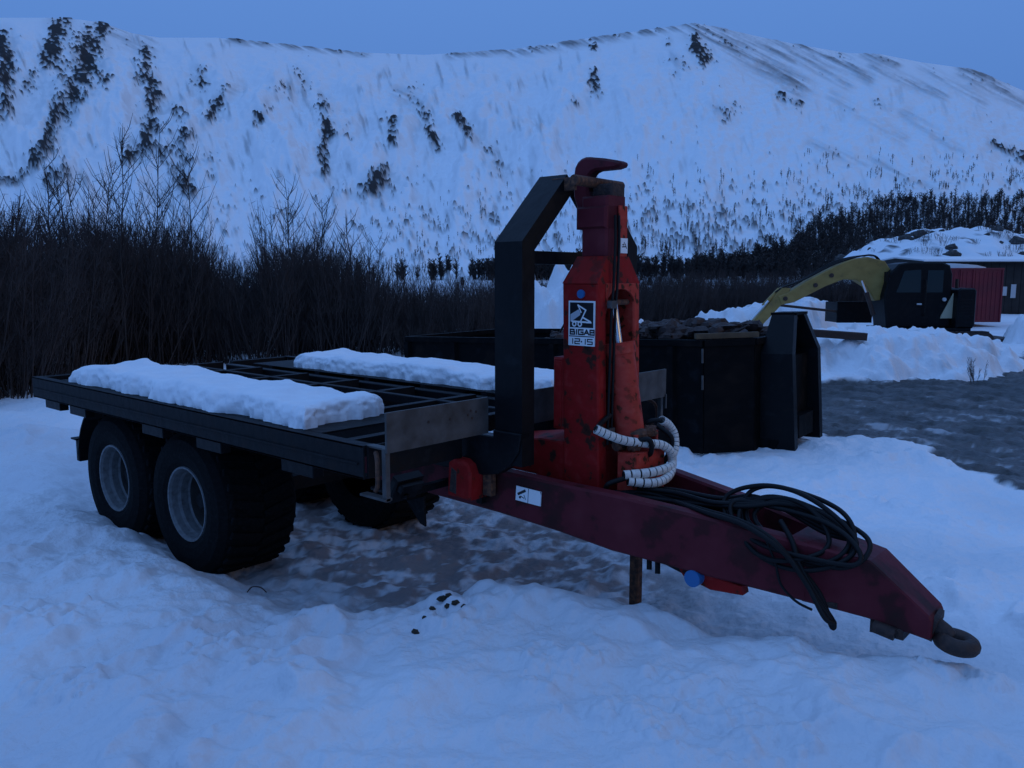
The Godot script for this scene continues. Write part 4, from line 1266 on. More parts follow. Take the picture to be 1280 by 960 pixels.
	for s in [1, -1]:
		var bogie := MB.new()
		bogie.prism(V2([-0.68, 0.57, 0.68, 0.57, 0.6, 0.64, 0.15, 0.76, -0.15, 0.76, -0.6, 0.64]), s * 0.42 - 0.05, s * 0.42 + 0.05, Transform3D.IDENTITY, 0.006)
		obj("bogie_beam", bogie, M.frame, t)
		var mg := MB.new()
		var rings := []
		for k in 18:
			var a := PI * 1.0 - k * (PI * 0.62) / 12
			var p := Vector3(-0.578 + cos(a) * 0.61, 0.513 + sin(a) * 0.61, 0)
			if k >= 9: p = Vector3(-0.5 + (k - 9) * 0.2, 1.122, 0) if k > 9 else Vector3(-0.578, 1.122, 0)
			if k < 9:
				a = PI * 0.97 - k * (PI * 0.47) / 9
				p = Vector3(-0.578 + cos(a) * 0.61, 0.513 + sin(a) * 0.61, 0)
			var nn := Vector3(p.x + 0.578, p.y - 0.513, 0).normalized() if k < 9 else Vector3.UP
			var z0: float = s * 1.06
			var z1: float = s * 0.5
			rings.append(PackedVector3Array([p + Vector3(0, 0, z0), p + Vector3(0, 0, z1), p + nn * 0.012 + Vector3(0, 0, z1), p + nn * 0.012 + Vector3(0, 0, z0)]))
		mg.loft(rings, PackedInt32Array([0, 1, 2, 0, 2, 3]))
		obj("mudguard", mg, M.black, t)
		var lamp := MB.new()
		lamp.box(Vector3(-1.19, 0.66, s * 0.98), Vector3(0.05, 0.19, 0.16), 0.008)
		lamp.box(Vector3(-1.21, 0.755, s * 0.98), Vector3(0.1, 0.015, 0.2), 0.004)
		obj("rear_lamp_bracket", lamp, M.black, t)
	# marker lamp and flap on an arm ahead of the near wheels
	var flap := MB.new()
	flap.box(Vector3.ZERO, Vector3(0.05, 0.15, 0.2), 0.012, Transform3D(Basis(Vector3(0, 0, 1), -0.5), Vector3(2.74, 0.98, 0.9)))
	flap.box(Vector3.ZERO, Vector3(0.035, 0.05, 0.16), 0.008, Transform3D(Basis(Vector3(0, 0, 1), -0.5), Vector3(2.79, 0.99, 0.9)))
	flap.box(Vector3(2.62, 0.93, 0.9), Vector3(0.3, 0.02, 0.03))
	obj("marker_lamp", flap, M.black, t)
	var rag := MB.new()
	rag.prism(V2([2.72, 0.9, 2.86, 0.94, 2.87, 0.78, 2.83, 0.79]), 0.86, 0.875, Transform3D.IDENTITY, 0.002)
	obj("rubber_flap", rag, M.rubber, t)
	var arm2 := MB.new()
	arm2.bar(Vector3(2.6, 0.9, 0.4), Vector3(2.7, 0.93, 0.92), 0.04, 0.04)
	arm2.bar(Vector3(2.9, 0.83, 0.47), Vector3(2.9, 1.0, 0.47), 0.04, 0.04, Vector3.RIGHT)
	obj("lamp_arm", arm2, M.frame, t)
	# red catch that holds the frame
	var latch := MB.new()
	latch.prism(V2([2.77, 0.88, 2.95, 0.88, 2.955, 1.03, 2.935, 1.075, 2.89, 1.1, 2.83, 1.1, 2.78, 1.07]), 0.47, 0.615, Transform3D.IDENTITY, 0.012)
	obj("frame_catch", latch, M.red, t)
	var slot := MB.new()
	slot.prism(V2([2.79, 0.91, 2.845, 0.9, 2.85, 1.03, 2.81, 1.05]), 0.6, 0.619, Transform3D.IDENTITY, 0.004)
	obj("catch_slot", slot, M.dark_rust, t)
	var roll := MB.new()
	roll.box(Vector3(2.98, 0.96, 0.49), Vector3(0.06, 0.13, 0.06), 0.01)
	obj("catch_stop", roll, M.rust, t)
	plates(t)

# ------------------------------------------------------------------ the flat frame lying on the trailer
func channel(b: MB, x0: float, x1: float, z: float, y0: float, y1: float, face: float):   # a C-channel along x, open to the inside
	b.box(Vector3((x0 + x1) / 2, (y0 + y1) / 2, z - face * 0.005), Vector3(x1 - x0, y1 - y0, 0.01), 0.002)
	b.box(Vector3((x0 + x1) / 2, y1 - 0.006, z - face * 0.035), Vector3(x1 - x0 - 0.004, 0.0115, 0.07), 0.002)
	b.box(Vector3((x0 + x1) / 2, y0 + 0.006, z - face * 0.035), Vector3(x1 - x0 - 0.004, 0.0115, 0.07), 0.002)

func flat_frame():
	var t := thing("flat_frame", "black steel flat frame with front hoop lying on the red trailer, snow on both sides", "flatrack")
	for s in [1, -1]:
		var b := MB.new()
		channel(b, -1.53, 2.84, s * 1.25, 1.1, 1.27, s)
		b.box(Vector3(0.65, 1.175, s * 1.253), Vector3(4.3, 0.012, 0.012), 0.002)
		obj("side_beam", b, M.frame, t)
		var r := MB.new()
		r.prism(V2([-1.45, 1.02, 2.98, 1.02, 3.09, 1.04, 3.18, 1.1, 3.24, 1.18, 3.26, 1.28, 3.06, 1.28, 3.06, 1.245, -1.45, 1.245]), s * 0.51 - 0.04, s * 0.51 + 0.04, Transform3D.IDENTITY, 0.006)
		obj("long_rail", r, M.black, t)
	for sd in [1, -1]:
		var deck := MB.new()
		deck.box(Vector3(0.65, 1.268, sd * 0.87), Vector3(3.5, 0.006, 0.62), 0.001)
		obj("side_plate", deck, M.frame, t)
	var mid := MB.new()
	mid.box(Vector3(0.65, 1.235, -0.1), Vector3(4.3, 0.06, 0.05))
	obj("centre_bar", mid, M.frame, t)
	for x in [-1.5, -0.8, -0.07, 0.62, 1.3, 1.95, 2.63]:
		for p in [[-1.17, -0.56], [-0.46, -0.13], [-0.07, 0.46], [0.56, 1.17]]:
			var b := MB.new()
			b.box(Vector3(x, 1.215, (p[0] + p[1]) / 2), Vector3(0.06, 0.1, p[1] - p[0]))
			obj("cross_bar", b, M.frame, t)
	for e in [[-1.535, 0.012], [2.845, 0.012]]:
		for s in [1, -1]:
			var b := MB.new()
			b.box(Vector3(e[0], 1.185, s * 0.9), Vector3(e[1], 0.165, 0.66), 0.002)
			obj("end_plate", b, M.frame, t)
	# front board and the iron it stands on
	for p in [[0.56, 1.27], [-0.46, 0.46], [-1.27, -0.56]]:
		var b := MB.new()
		b.box(Vector3(3.035, 1.36, (p[0] + p[1]) / 2), Vector3(0.014, 0.195, p[1] - p[0]), 0.003)
		obj("front_board", b, M.steel, t)
	var holes := MB.new()
	for h in [[1.38, 1.0], [1.375, 0.85], [1.38, 0.72], [1.40, 0.7], [1.39, 0.66], [1.36, 0.69]]:
		holes.tube(PackedVector3Array([Vector3(3.041, h[0], h[1]), Vector3(3.0445, h[0], h[1])]), 0.007, 10)
	obj("bolt_head", holes, M.dark_rust, t)
	for s in [1, -1]:
		var b := MB.new()
		b.box(Vector3(3.01, 1.15, s * 1.25), Vector3(0.03, 0.26, 0.03), 0.003)
		b.box(Vector3(2.93, 1.03, s * 1.25), Vector3(0.19, 0.012, 0.05), 0.002)
		b.box(Vector3(2.93, 1.265, s * 1.2), Vector3(0.2, 0.01, 0.05), 0.002)
		obj("corner_iron", b, M.steel, t)
		var strap := MB.new()
		strap.tube(spline([Vector3(2.9, 1.24, s * 1.22), Vector3(2.96, 1.2, s * 1.26), Vector3(2.97, 1.1, s * 1.27), Vector3(2.93, 1.06, s * 1.25)], 6), 0.012, 8)
		obj("lashing_ring", strap, M.rust, t)
		for x in [-1.25, -0.75, 0.5, 1.25, 2.2]:
			var c := MB.new()
			c.box(Vector3(x, 1.06, s * 1.17), Vector3(0.3, 0.085, 0.07), 0.004)
			obj("under_bracket", c, M.black, t)
	var tab := MB.new()
	tab.box(Vector3(3.045, 1.23, -1.262), Vector3(0.012, 0.1, 0.014), 0.002)
	obj("board_tab", tab, M.steel, t)
	# hoop: two bent channel legs, a cross bar and the lifting bar the hook holds
	for s in [1, -1]:
		var path := [Vector3(0, 1.1, s * 0.535), Vector3(0, 2.275, s * 0.535), Vector3(0, 2.64, s * 0.165)]
		var ins := [Vector3(0, 0, -s), Vector3.ZERO, Vector3.ZERO]
		var t2: Vector3 = (path[2] - path[1]).normalized()
		var n2 := Vector3(0, -t2.z * -s, t2.y * -s)
		if n2.z * s > 0: n2 = -n2
		ins[2] = n2
		ins[1] = (ins[0] + n2) / (1.0 + ins[0].dot(n2))
		var section := V2([3.065, 0, 3.255, 0, 3.255, 0.1, 3.24, 0.1, 3.24, 0.014, 3.08, 0.014, 3.08, 0.1, 3.065, 0.1])
		var rings := []
		for i in 3:
			var ring := PackedVector3Array()
			for q in section: ring.append(path[i] + ins[i] * q.y + Vector3(q.x, 0, 0))
			rings.append(ring)
		var b := MB.new()
		b.loft(rings, Geometry2D.triangulate_polygon(section))
		obj("hoop_leg", b, M.black, t)
	var bar := MB.new()
	bar.box(Vector3(3.1, 2.2, 0), Vector3(0.05, 0.07, 0.85))
	obj("hoop_cross_bar", bar, M.black, t)
	var bail := MB.new()
	bail.tube(PackedVector3Array([Vector3(3.34, 2.6, 0.22), Vector3(3.34, 2.6, -0.22)]), 0.028, 16)
	bail.box(Vector3(3.25, 2.585, 0.185), Vector3(0.16, 0.07, 0.015))
	bail.box(Vector3(3.25, 2.585, -0.185), Vector3(0.16, 0.07, 0.015))
	obj("lifting_bar", bail, M.rust, t)
	var handle := MB.new()
	handle.tube(spline([Vector3(2.72, 1.28, 0.5), Vector3(2.74, 1.31, 0.52), Vector3(2.8, 1.315, 0.58), Vector3(2.87, 1.31, 0.58), Vector3(2.9, 1.28, 0.54)], 6), 0.009, 8)
	obj("lashing_ring", handle, M.steel, t)

# ------------------------------------------------------------------ the black container behind
func container():
	var t := thing("open_container", "black steel open-top hooklift container behind the trailer, filled with scrap", "container")
	t.transform = Transform3D(Basis(Vector3.UP, 0.0986) * Basis(Vector3(0, 0, 1), 0.032), Vector3(2.02, 0.08, -4.6))
	# own axes: x forward, origin at the front near bottom corner; the body runs to x = -4.9, z = -2.3
	var H := 1.33
	var plan := [Vector2(-4.9, 0), Vector2(-0.42, 0), Vector2(0, -0.42), Vector2(0, -1.88), Vector2(-0.42, -2.3), Vector2(-4.9, -2.3)]
	for i in 6:
		var a: Vector2 = plan[i]
		var b: Vector2 = plan[(i + 1) % 6]
		var w := MB.new()
		w.bar(Vector3(a.x, H / 2, a.y), Vector3(b.x, H / 2, b.y), 0.03, H - 0.1, Vector3.UP, 0.004)
		obj("side_wall", w, M.coal, t)
		var r := MB.new()
		r.bar(Vector3(a.x, H - 0.03, a.y), Vector3(b.x, H - 0.03, b.y), 0.09, 0.07, Vector3.UP, 0.008)
		obj("top_rail", r, M.coal, t)
	for x in [-4.85, -4.0, -3.2, -2.4, -1.6, -0.8]:
		var b := MB.new()
		b.prism(V2([-0.06, 0, 0.06, 0, 0.035, 0.06, -0.035, 0.06]), 0.06, H - 0.07, Transform3D(Basis(Vector3(1, 0, 0), Vector3(0, 0, 1), Vector3(0, 1, 0)), Vector3(x, 0, 0.012)), 0.004)
		obj("wall_rib", b, M.coal, t)
	var corner := MB.new()
	for y in [0.78, 1.08]: corner.tube(PackedVector3Array([Vector3(-0.42, y, 0.03), Vector3(-0.42, y + 0.16, 0.03)]), 0.014, 8)
	obj("corner_hinge", corner, M.steel, t)
	var pl := MB.new()
	pl.bar(Vector3(-0.52, H + 0.045, 0.0), Vector3(0.02, H + 0.045, -0.5), 0.07, 0.06)
	obj("rim_pipe", pl, M.plank, t)
	for z in [-0.62, -1.68]:
		var b := MB.new()
		b.prism(V2([-4.9, -0.02, 0.05, -0.02, 0.2, 0.06, 0.24, 0.16, -4.9, 0.1]), z - 0.05, z + 0.05, Transform3D.IDENTITY, 0.006)
		obj("long_rail", b, M.coal, t)
	# front hoop of the container: boxed legs leaning together over the lifting bar
	for s in [1, -1]:
		var b := MB.new()
		var c := -1.15
		var rings := []
		for p in [[0.05, 0.56, 0.02, 0.42], [1.15, 0.56, 0.02, 0.38], [1.58, 0.24, 0.04, 0.3]]:
			var z0: float = c + s * p[1]
			var z1: float = c + s * (p[1] - 0.12)
			rings.append(PackedVector3Array([Vector3(p[2], p[0], z0), Vector3(p[3], p[0], z0), Vector3(p[3], p[0], z1), Vector3(p[2], p[0], z1)]))
		b.loft(rings, PackedInt32Array([0, 1, 2, 0, 2, 3]))
		obj("hoop_leg", b, M.black, t)
	var front := MB.new()
	front.box(Vector3(0.16, 0.6, -1.15), Vector3(0.2, 1.0, 0.88), 0.01)
	front.box(Vector3(0.3, 0.28, -1.15), Vector3(0.16, 0.26, 0.6), 0.03)
	obj("front_box", front, M.coal, t)
	var bail := MB.new()
	bail.tube(PackedVector3Array([Vector3(0.2, 1.53, -0.9), Vector3(0.2, 1.53, -1.4)]), 0.03, 12)
	obj("lifting_bar", bail, M.dark_rust, t)
	var tar := MB.new()
	tar.box(Vector3(0.17, 1.59, -1.15), Vector3(0.3, 0.03, 0.44), 0.008)
	obj("hoop_top", tar, M.coal, t)
	# scrap that shows above the rim
	var scrap := MB.new()
	rng.seed = 5
	for k in 170:
		var p := Vector3(rng.randf_range(-3.0, -0.3), H - 0.12 + rng.randf() * 0.16, rng.randf_range(-1.9, -0.25))
		p.y += 0.1 * smoothstep(-3.0, -1.2, p.x)
		scrap.lump(p, Vector3(rng.randf_range(0.05, 0.16), rng.randf_range(0.03, 0.09), rng.randf_range(0.05, 0.16)), N.fine3, 0.7, 5, true)
	for k in 60:
		var p := Vector3(rng.randf_range(-3.0, -0.4), H - 0.05, rng.randf_range(-1.9, -0.3))
		scrap.tube(PackedVector3Array([p, p + Vector3(rng.randf_range(-0.4, 0.4), rng.randf_range(-0.02, 0.22), rng.randf_range(-0.3, 0.3))]), 0.014, 5)
	var o := obj("scrap_load", scrap, M.dark_rust)
	o.transform = t.transform
	kind(o, "stuff", "dark rusty scrap heaped above the rim of the black container")
	tag(o, "dark rusty scrap heaped above the rim of the black container", "scrap")

# ------------------------------------------------------------------ excavator, red box and the rest of the yard
func placed(called: String, label: String, category: String, r: float, d: float, y: float, turn := 0.0) -> Node3D:
	var t := thing(called, label, category)
	t.position = yard(r, d, y)
	t.rotation.y = YAW + turn
	return t

func excavator():
	var t := placed("excavator", "yellow and black tracked excavator parked behind the snow heap, boom lowered", "excavator", 13.0, 27.0, 0.0)
	var boom := MB.new()
	boom.prism(V2([-0.95, 1.4, -0.85, 2.35, -1.05, 2.62, -1.6, 2.75, -2.1, 2.68, -2.6, 2.48, -3.4, 2.05, -4.1, 1.62, -4.42, 1.5, -4.3, 1.22, -3.9, 1.3, -2.9, 1.82, -2.35, 2.03, -1.95, 2.02, -1.6, 1.8, -1.3, 1.35]), -0.2, 0.2, Transform3D.IDENTITY, 0.03)
	obj("boom", boom, M.yellow, t)
	for p in [[-2.75, 2.16], [-3.25, 1.85], [-4.2, 1.42]]:
		var pin := MB.new()
		pin.tube(PackedVector3Array([Vector3(p[0], p[1], -0.25), Vector3(p[0], p[1], 0.25)]), 0.07, 14)
		obj("boom_pin", pin, M.dark_rust, t)
	var stick := MB.new()
	stick.prism(V2([-4.0, 1.75, -4.3, 1.78, -4.65, 1.35, -5.3, 0.55, -5.45, 0.1, -5.2, 0.05, -4.85, 0.6, -4.3, 1.2]), -0.15, 0.15, Transform3D.IDENTITY, 0.025)
	obj("stick", stick, M.yellow, t)
	var c := MB.new()
	var low := MB.new()
	low.tube(PackedVector3Array([Vector3(-1.35, 0.9, 0.25), Vector3(-1.62, 1.62, 0.25)]), 0.07, 12)
	obj("cylinder_barrel", low, M.dark_rust, t)
	c.tube(PackedVector3Array([Vector3(-4.35, 1.72, 0.0), Vector3(-4.9, 1.2, 0.2)]), 0.06, 12)
	obj("cylinder_barrel", c, M.yellow, t)
	var rod := MB.new()
	rod.tube(PackedVector3Array([Vector3(-1.62, 1.62, 0.25), Vector3(-1.78, 2.0, 0.25)]), 0.035, 10)
	rod.tube(PackedVector3Array([Vector3(-4.75, 1.35, 0.22), Vector3(-5.3, 0.72, 0.22)]), 0.035, 10)
	obj("cylinder_rod", rod, M.chrome, t)
	var bucket := MB.new()
	bucket.prism(V2([-5.1, 0.2, -5.5, 0.25, -6.0, 0.0, -6.0, -0.1, -5.3, -0.1]), -0.4, 0.4, Transform3D.IDENTITY, 0.02)
	obj("bucket", bucket, M.dark_rust, t)
	var cab := MB.new()
	cab.prism(V2([-1.15, 1.5, -0.98, 2.25, -0.72, 2.52, -0.4, 2.58, 0.65, 2.58, 0.9, 2.48, 1.0, 2.2, 1.02, 0.5, -1.02, 0.5]), -0.5, 0.5, Transform3D.IDENTITY, 0.04)
	obj("cab", cab, M.black, t)
	for w in [[-0.78, 1.62, 0.0, 1.62, -0.02, 2.34, -0.55, 2.3], [0.18, 1.62, 0.7, 1.62, 0.7, 2.32, 0.2, 2.32]]:
		var b := MB.new()
		b.prism(V2(w), 0.5, 0.512, Transform3D.IDENTITY, 0.003)
		obj("window", b, M.glass, t)
	var rails := MB.new()
	rails.tube(PackedVector3Array([Vector3(-0.1, 1.25, 0.51), Vector3(0.05, 1.25, 0.51)]), 0.03, 8)
	obj("door_handle", rails, M.pale, t)
	var lamp := MB.new()
	lamp.tube(PackedVector3Array([Vector3(0.76, 1.4, 0.5), Vector3(0.76, 1.4, 0.55)]), 0.06, 14)
	obj("side_lamp", lamp, M.pale, t)
	var panel := MB.new()
	panel.prism(V2([0.68, 0.88, 1.03, 1.6, 1.03, 0.8, 0.66, 0.8]), 0.51, 0.56, Transform3D.IDENTITY, 0.006)
	obj("side_panel", panel, M.cream, t)
	var hood := MB.new()
	hood.prism(V2([1.02, 0.5, 1.55, 0.5, 1.62, 0.6, 1.62, 1.68, 1.55, 1.76, 1.1, 1.76, 1.04, 1.7]), -0.85, 0.85, Transform3D.IDENTITY, 0.05)
	obj("counterweight", hood, M.black, t)
	var deck := MB.new()
	deck.box(Vector3(0.2, 0.44, 0), Vector3(2.6, 0.12, 1.7), 0.02)
	obj("turntable", deck, M.black, t)
	for z in [0.75, -0.75]:
		var tr := Node3D.new()
		tr.name = numbered("track", t)
		t.add_child(tr, true)
		var b := MB.new()
		var pl := []
		for k in 12:
			var a := PI / 2 - PI * k / 11
			pl.append_array([1.95 + cos(a) * 0.26, 0.12 + sin(a) * 0.26])
		for k in 12:
			var a := -PI / 2 - PI * k / 11
			pl.append_array([-0.6 + cos(a) * 0.26, 0.12 + sin(a) * 0.26])
		b.prism(V2(pl), z - 0.2, z + 0.2, Transform3D.IDENTITY, 0.02)
		obj("belt", b, M.dark_rust, tr)
		for k in 17:
			var s := MB.new()
			s.box(Vector3(-0.6 + k * 0.16, 0.39, z), Vector3(0.12, 0.035, 0.44), 0.006)
			obj("shoe", s, M.dark_rust, tr)
	for k in 3:
		var hs := MB.new()
		hs.tube(spline([Vector3(-0.95, 1.9, 0.1 - 0.1 * k), Vector3(-1.2, 2.68 + 0.02 * k, 0.1 - 0.1 * k), Vector3(-1.7, 2.79, 0.12 - 0.1 * k), Vector3(-2.6, 2.53 + 0.03 * k, 0.12 - 0.1 * k), Vector3(-3.6, 2.02, 0.1 - 0.1 * k), Vector3(-4.2, 1.8, 0.12 - 0.1 * k), Vector3(-4.5, 1.62, 0.1 - 0.1 * k)], 6), 0.025, 6)
		obj("boom_hose", hs, M.hose, t)
	var grab := MB.new()
	grab.tube(spline([Vector3(0.12, 0.9, 0.52), Vector3(0.12, 1.0, 0.6), Vector3(0.12, 1.9, 0.6), Vector3(0.12, 2.0, 0.52)], 5), 0.02, 6)
	obj("grab_rail", grab, M.hose, t)
	var mirror := MB.new()
	mirror.tube(PackedVector3Array([Vector3(-0.95, 2.1, 0.5), Vector3(-1.2, 2.2, 0.7)]), 0.015, 6)
	mirror.box(Vector3(-1.22, 2.12, 0.72), Vector3(0.05, 0.3, 0.2), 0.02)
	obj("mirror", mirror, M.black, t)
	var pipe := MB.new()
	pipe.tube(PackedVector3Array([Vector3(1.3, 1.74, 0.2), Vector3(1.3, 2.05, 0.2)]), 0.05, 10)
	obj("exhaust_pipe", pipe, M.dark_rust, t)
	var grille := MB.new()
	for k in 6: grille.box(Vector3(1.33, 0.9 + k * 0.1, 0.852), Vector3(0.4, 0.03, 0.012), 0.002)
	obj("vent", grille, M.frame, t)
	var blade := MB.new()
	blade.prism(V2([2.2, 0.0, 2.75, 0.02, 2.8, 0.14, 2.7, 0.22, 2.3, 0.16]), -0.9, 0.9, Transform3D.IDENTITY, 0.01)
	obj("dozer_blade", blade, M.dark_rust, t)

func yard_things():
	excavator()
	var rb := placed("red_container", "dark red steel box container with snow on its roof, right of the excavator", "container", 18.7, 34.0, 0.25)
	var body := MB.new()
	body.box(Vector3(0, 1.1, -2.0), Vector3(2.66, 2.15, 4.0), 0.02)
	obj("body", body, M.crimson, rb)
	for x in [-1.28, -0.42, 0.1, 1.28]:
		var b := MB.new()
		b.box(Vector3(x, 1.1, 0.02), Vector3(0.07, 2.12, 0.05), 0.008)
		obj("post", b, M.crimson, rb)
	for k in 14:
		for y in [1.1]:
			var b := MB.new()
			b.box(Vector3(-1.2 + k * 0.175, y, 0.006), Vector3(0.05, 1.95, 0.03), 0.01)
			if absf(-1.2 + k * 0.175 + 0.42) > 0.08 and absf(-1.2 + k * 0.175 - 0.1) > 0.08: obj("wall_rib", b, M.crimson, rb)
	var rail := MB.new()
	rail.box(Vector3(0, 2.19, -2.0), Vector3(2.7, 0.08, 4.04), 0.01)
	obj("roof_rail", rail, M.crimson, rb)
	var cap := MB.new()
	cap.lump(Vector3(0, 0, 0), Vector3(1.3, 0.24, 2.0), N.fine3, 0.1, 24)
	var sc := obj("roof_snow", cap, M.fresh)
	sc.position = rb.position + rb.basis * Vector3(-0.03, 2.2, -2.0)
	sc.rotation.y = YAW
	tag(sc, "rounded layer of snow on the roof of the dark red container", "snow slab")
	var shed := placed("dark_shed", "long low dark shed with a thin snow line along its roof, far right", "shed", 30.0, 46.0, 0.1)
	var wall := MB.new()
	wall.box(Vector3(1.0, 1.4, -3.0), Vector3(16.6, 2.8, 6.0), 0.02)
	obj("wall", wall, M.wood, shed)
	for k in 40:
		var b := MB.new()
		b.box(Vector3(-7.2 + k * 0.42, 1.4, 0.012), Vector3(0.4, 2.74, 0.03 + 0.006 * (k % 3)), 0.006)
		obj("board", b, M.wood, shed)
	var roof := MB.new()
	roof.prism(V2([-0.45, 2.78, -0.45, 2.86, 3.0, 3.1, 6.45, 2.86, 6.45, 2.78]), -7.6, 9.6, Transform3D(Basis(Vector3(0, 0, -1), Vector3(0, 1, 0), Vector3(1, 0, 0)), Vector3.ZERO), 0.01)
	obj("roof", roof, M.wood, shed)
	var rs := MB.new()
	rs.prism(V2([-0.5, 2.865, -0.48, 2.97, 3.0, 3.22, 6.48, 2.97, 6.5, 2.865, 3.0, 3.105]), -7.6, 9.6, Transform3D(Basis(Vector3(0, 0, -1), Vector3(0, 1, 0), Vector3(1, 0, 0)), Vector3.ZERO), 0.02)
	var rso := obj("roof_snow", rs, M.fresh)
	rso.transform = shed.transform
	tag(rso, "thin even layer of snow along the roof of the long dark shed", "snow slab")
	for x in [-2.85, -2.35]:
		var b := MB.new()
		b.box(Vector3(x, 1.25, 0.06), Vector3(0.28, 0.75 if x > -2.5 else 0.5, 0.03), 0.01)
		obj("pale_panel", b, M.pale, shed)
	# a dark bin, a pole and a beam on the snow between container and excavator
	var bin := placed("steel_bin", "black open steel bin standing on the snow under the excavator boom", "bin", 12.15, 30.0, 0.5)
	for p in [[0, 0.55], [0, -0.55]]:
		var b := MB.new()
		b.box(Vector3(0, 0.36, p[1]), Vector3(1.24, 0.72, 0.04), 0.01)
		obj("panel", b, M.black, bin)
	for x in [0.6, -0.6]:
		var b := MB.new()
		b.box(Vector3(x, 0.36, 0), Vector3(0.04, 0.7, 1.06), 0.01)
		obj("panel", b, M.black, bin)
	var rim := MB.new()
	rim.box(Vector3(0, 0.735, 0.55), Vector3(1.3, 0.03, 0.08), 0.006)
	obj("rim", rim, M.frame, bin)
	var pole := MB.new()
	pole.tube(PackedVector3Array([yard(9.3, 29.0, 1.14), yard(11.9, 29.6, 0.86)]), 0.05, 8)
	tag(obj("steel_pole", pole, M.dark_rust), "thin dark steel pole resting slantwise on the black bin", "pole")
	var post := MB.new()
	post.box(Vector3.ZERO, Vector3(1.25, 0.16, 0.2), 0.02, Transform3D(Basis(Vector3.UP, YAW) * Basis(Vector3(0, 0, 1), -0.07), yard(6.82, 17.4, 0.9)))
	tag(obj("steel_beam", post, M.dark_rust), "short dark rusty beam sticking out of the snow right of the container", "beam")
	var rock := MB.new()
	rng.seed = 12
	# bits of soil thrown on the snow near the trailer
	var spots := [[3.1, 1.16, 0.017], [2.99, 0.87, 0.02], [3.06, 0.9, 0.015], [3.03, 0.86, 0.014], [3.14, 0.86, 0.013], [3.0, 0.95, 0.014], [3.13, 1.0, 0.014], [3.08, 1.08, 0.012], [3.1, 0.88, 0.016], [4.2, -0.02, 0.022]]
	var where := ["largest dark clod of soil on the snow ridge in front of the trailer", "dark clod of soil on the dirty snow bump below the drawbar", "dark clod of soil on the snow under the middle of the drawbar"]
	for i in spots.size():
		var s: Array = spots[i]
		var b := MB.new()
		b.lump(Vector3(0, 0, 0), Vector3(s[2] * 1.5, s[2] * 0.8, s[2]), N.fine3, 0.5, 6, true)
		var o := obj("soil_clod", b, M.dirt)
		o.position = Vector3(s[0], ground_y(s[0], s[1]) + s[2] * 0.3, s[1])
		o.rotation.y = i * 1.3
		tag(o, where[0] if i == 0 else (where[2] if i == 9 else where[1]), "soil clod", "soil clods on the snow")
	var tw := MB.new()
	var g := Vector3(1.28, ground_y(1.28, 0.95), 0.95)
	tw.tube(spline([g + Vector3(-0.06, 0.0, 0.02), g + Vector3(-0.02, 0.05, 0), g + Vector3(0.05, 0.06, -0.02), g + Vector3(0.09, 0.03, -0.04)], 6), 0.004, 6)
	tag(obj("dry_twig", tw, M.twig), "thin curved dry twig on the snow in front of the near wheels", "twig")

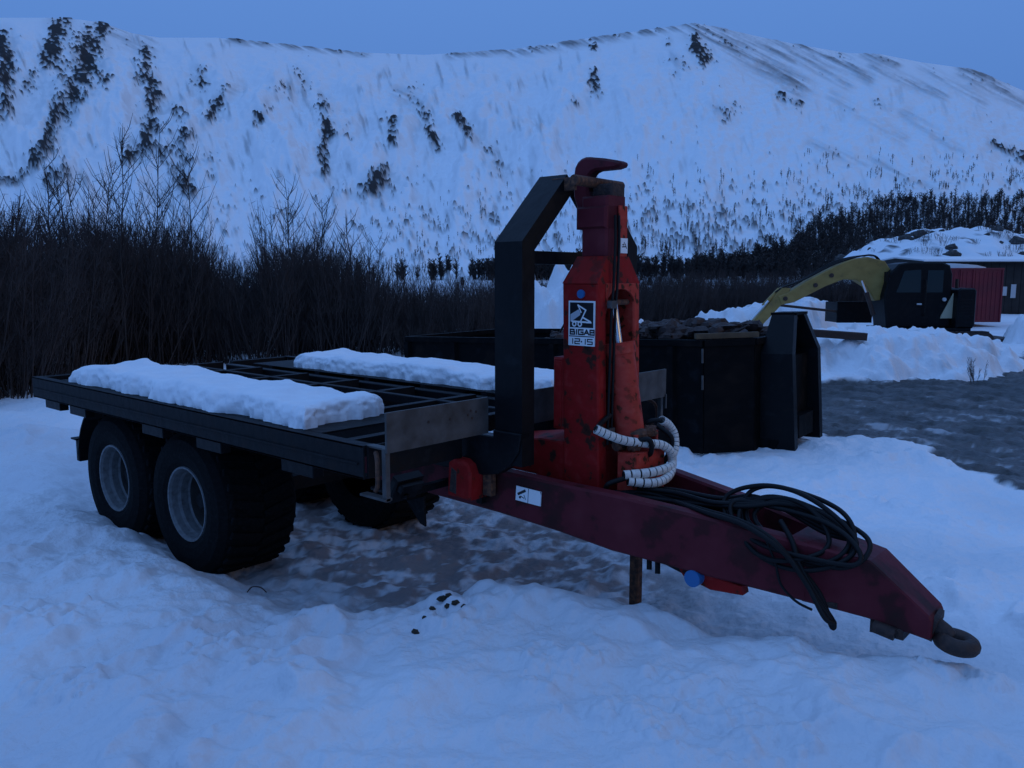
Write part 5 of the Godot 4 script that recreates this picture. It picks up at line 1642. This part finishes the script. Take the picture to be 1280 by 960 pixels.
func _ready():
	# camera, air and light
	var cam := Camera3D.new()
	cam.name = "camera"
	add_child(cam)
	cam.transform = Transform3D(Basis(Vector3.UP, YAW) * Basis(Vector3(1, 0, 0), -PITCH), STAND)
	cam.fov = rad_to_deg(2.0 * atan(480.0 / 1034.73))
	cam.near = 0.05
	cam.far = 9000.0
	cam.current = true
	var env := Environment.new()
	env.background_mode = Environment.BG_SKY
	var sky := Sky.new()
	var sm := ProceduralSkyMaterial.new()
	sm.sky_horizon_color = Color(0.072, 0.188, 0.51).linear_to_srgb()
	sm.sky_top_color = Color(0.26, 0.53, 1.18).linear_to_srgb()
	sm.sky_curve = 1.0
	sm.ground_horizon_color = Color(0.06, 0.13, 0.33).linear_to_srgb()
	sm.ground_bottom_color = Color(0.04, 0.09, 0.22).linear_to_srgb()
	sky.sky_material = sm
	env.sky = sky
	env.tonemap_mode = Environment.TONE_MAPPER_LINEAR
	env.tonemap_exposure = 1.0
	env.sdfgi_enabled = true
	env.ssao_enabled = true
	env.ssil_enabled = true
	var we := WorldEnvironment.new()
	we.name = "dusk"
	we.environment = env
	add_child(we)
	var sun := DirectionalLight3D.new()
	sun.name = "afterglow"
	sun.light_color = Color(1.0, 0.92, 0.86)
	sun.light_energy = 0.08
	sun.light_angular_distance = 40.0
	sun.shadow_enabled = true
	add_child(sun)
	sun.look_at_from_position(Vector3.ZERO, -Vector3(0.91, 0.13, -0.38), Vector3.UP)

	N.big = fnl(1, 0.16, 2)
	N.mid = fnl(2, 0.9, 3)
	N.fine = fnl(3, 3.2, 3)
	N.fine3 = fnl(4, 1.4, 3)
	N.crust = fnl(12, 0.8, 3)
	N.crust.fractal_type = FastNoiseLite.FRACTAL_RIDGED
	N.patch = fnl(5, 0.42, 2)
	N.slush = fnl(6, 0.75, 4)
	N.cell = fnl(7, 4.0, 1, FastNoiseLite.TYPE_CELLULAR)
	N.cell.cellular_return_type = FastNoiseLite.RETURN_DISTANCE
	N.gully = fnl(8, 0.009, 4)
	N.crag = fnl(9, 0.03, 3)
	N.rock = fnl(10, 0.16, 4)
	N.scour = fnl(14, 0.09, 3)
	N.clump = fnl(13, 0.045, 3)
	N.streak = fnl(11, 0.05, 3)
	materials()

	ground()
	mountain()
	knoll()
	plants()
	heap("snow_heap", "tall dirty heap of snow seen between the black hoop and the red tower", 1.35, 17.6, 1.7, 1.7, 2.0, 41, 1.2)
	heap("snow_heap", "long lumpy heap of ploughed snow in front of the excavator", 8.3, 18.6, 3.1, 2.5, 0.58, 52, 1.0, -0.1)
	heap("snow_heap", "heap of ploughed snow at the right edge of the yard", 17.9, 25.0, 2.9, 2.4, 1.1, 63, 1.0)
	heap("snow_heap", "broad heap of snow below the excavator cab", 10.0, 24.0, 4.2, 2.4, 0.3, 74, 0.8)
	heap("snow_mound", "smooth snow mound under the middle of the excavator boom", 11.2, 32.5, 1.9, 1.6, 1.15, 85, 0.25)
	heap("snow_mound", "smooth broad snow mound left of the excavator stick", 8.1, 28.5, 2.1, 1.6, 1.05, 96, 0.2)
	trailer()
	flat_frame()
	snow_slab("snow_slab", "thick slab of snow lying along the near side of the flat frame", -0.88, 2.22, 0.56, 1.19, 1.272, 0.14, 201)
	snow_slab("snow_slab", "thick slab of snow lying along the far side of the flat frame", -0.5, 2.55, -1.21, -0.63, 1.272, 0.13, 202)
	container()
	yard_things()
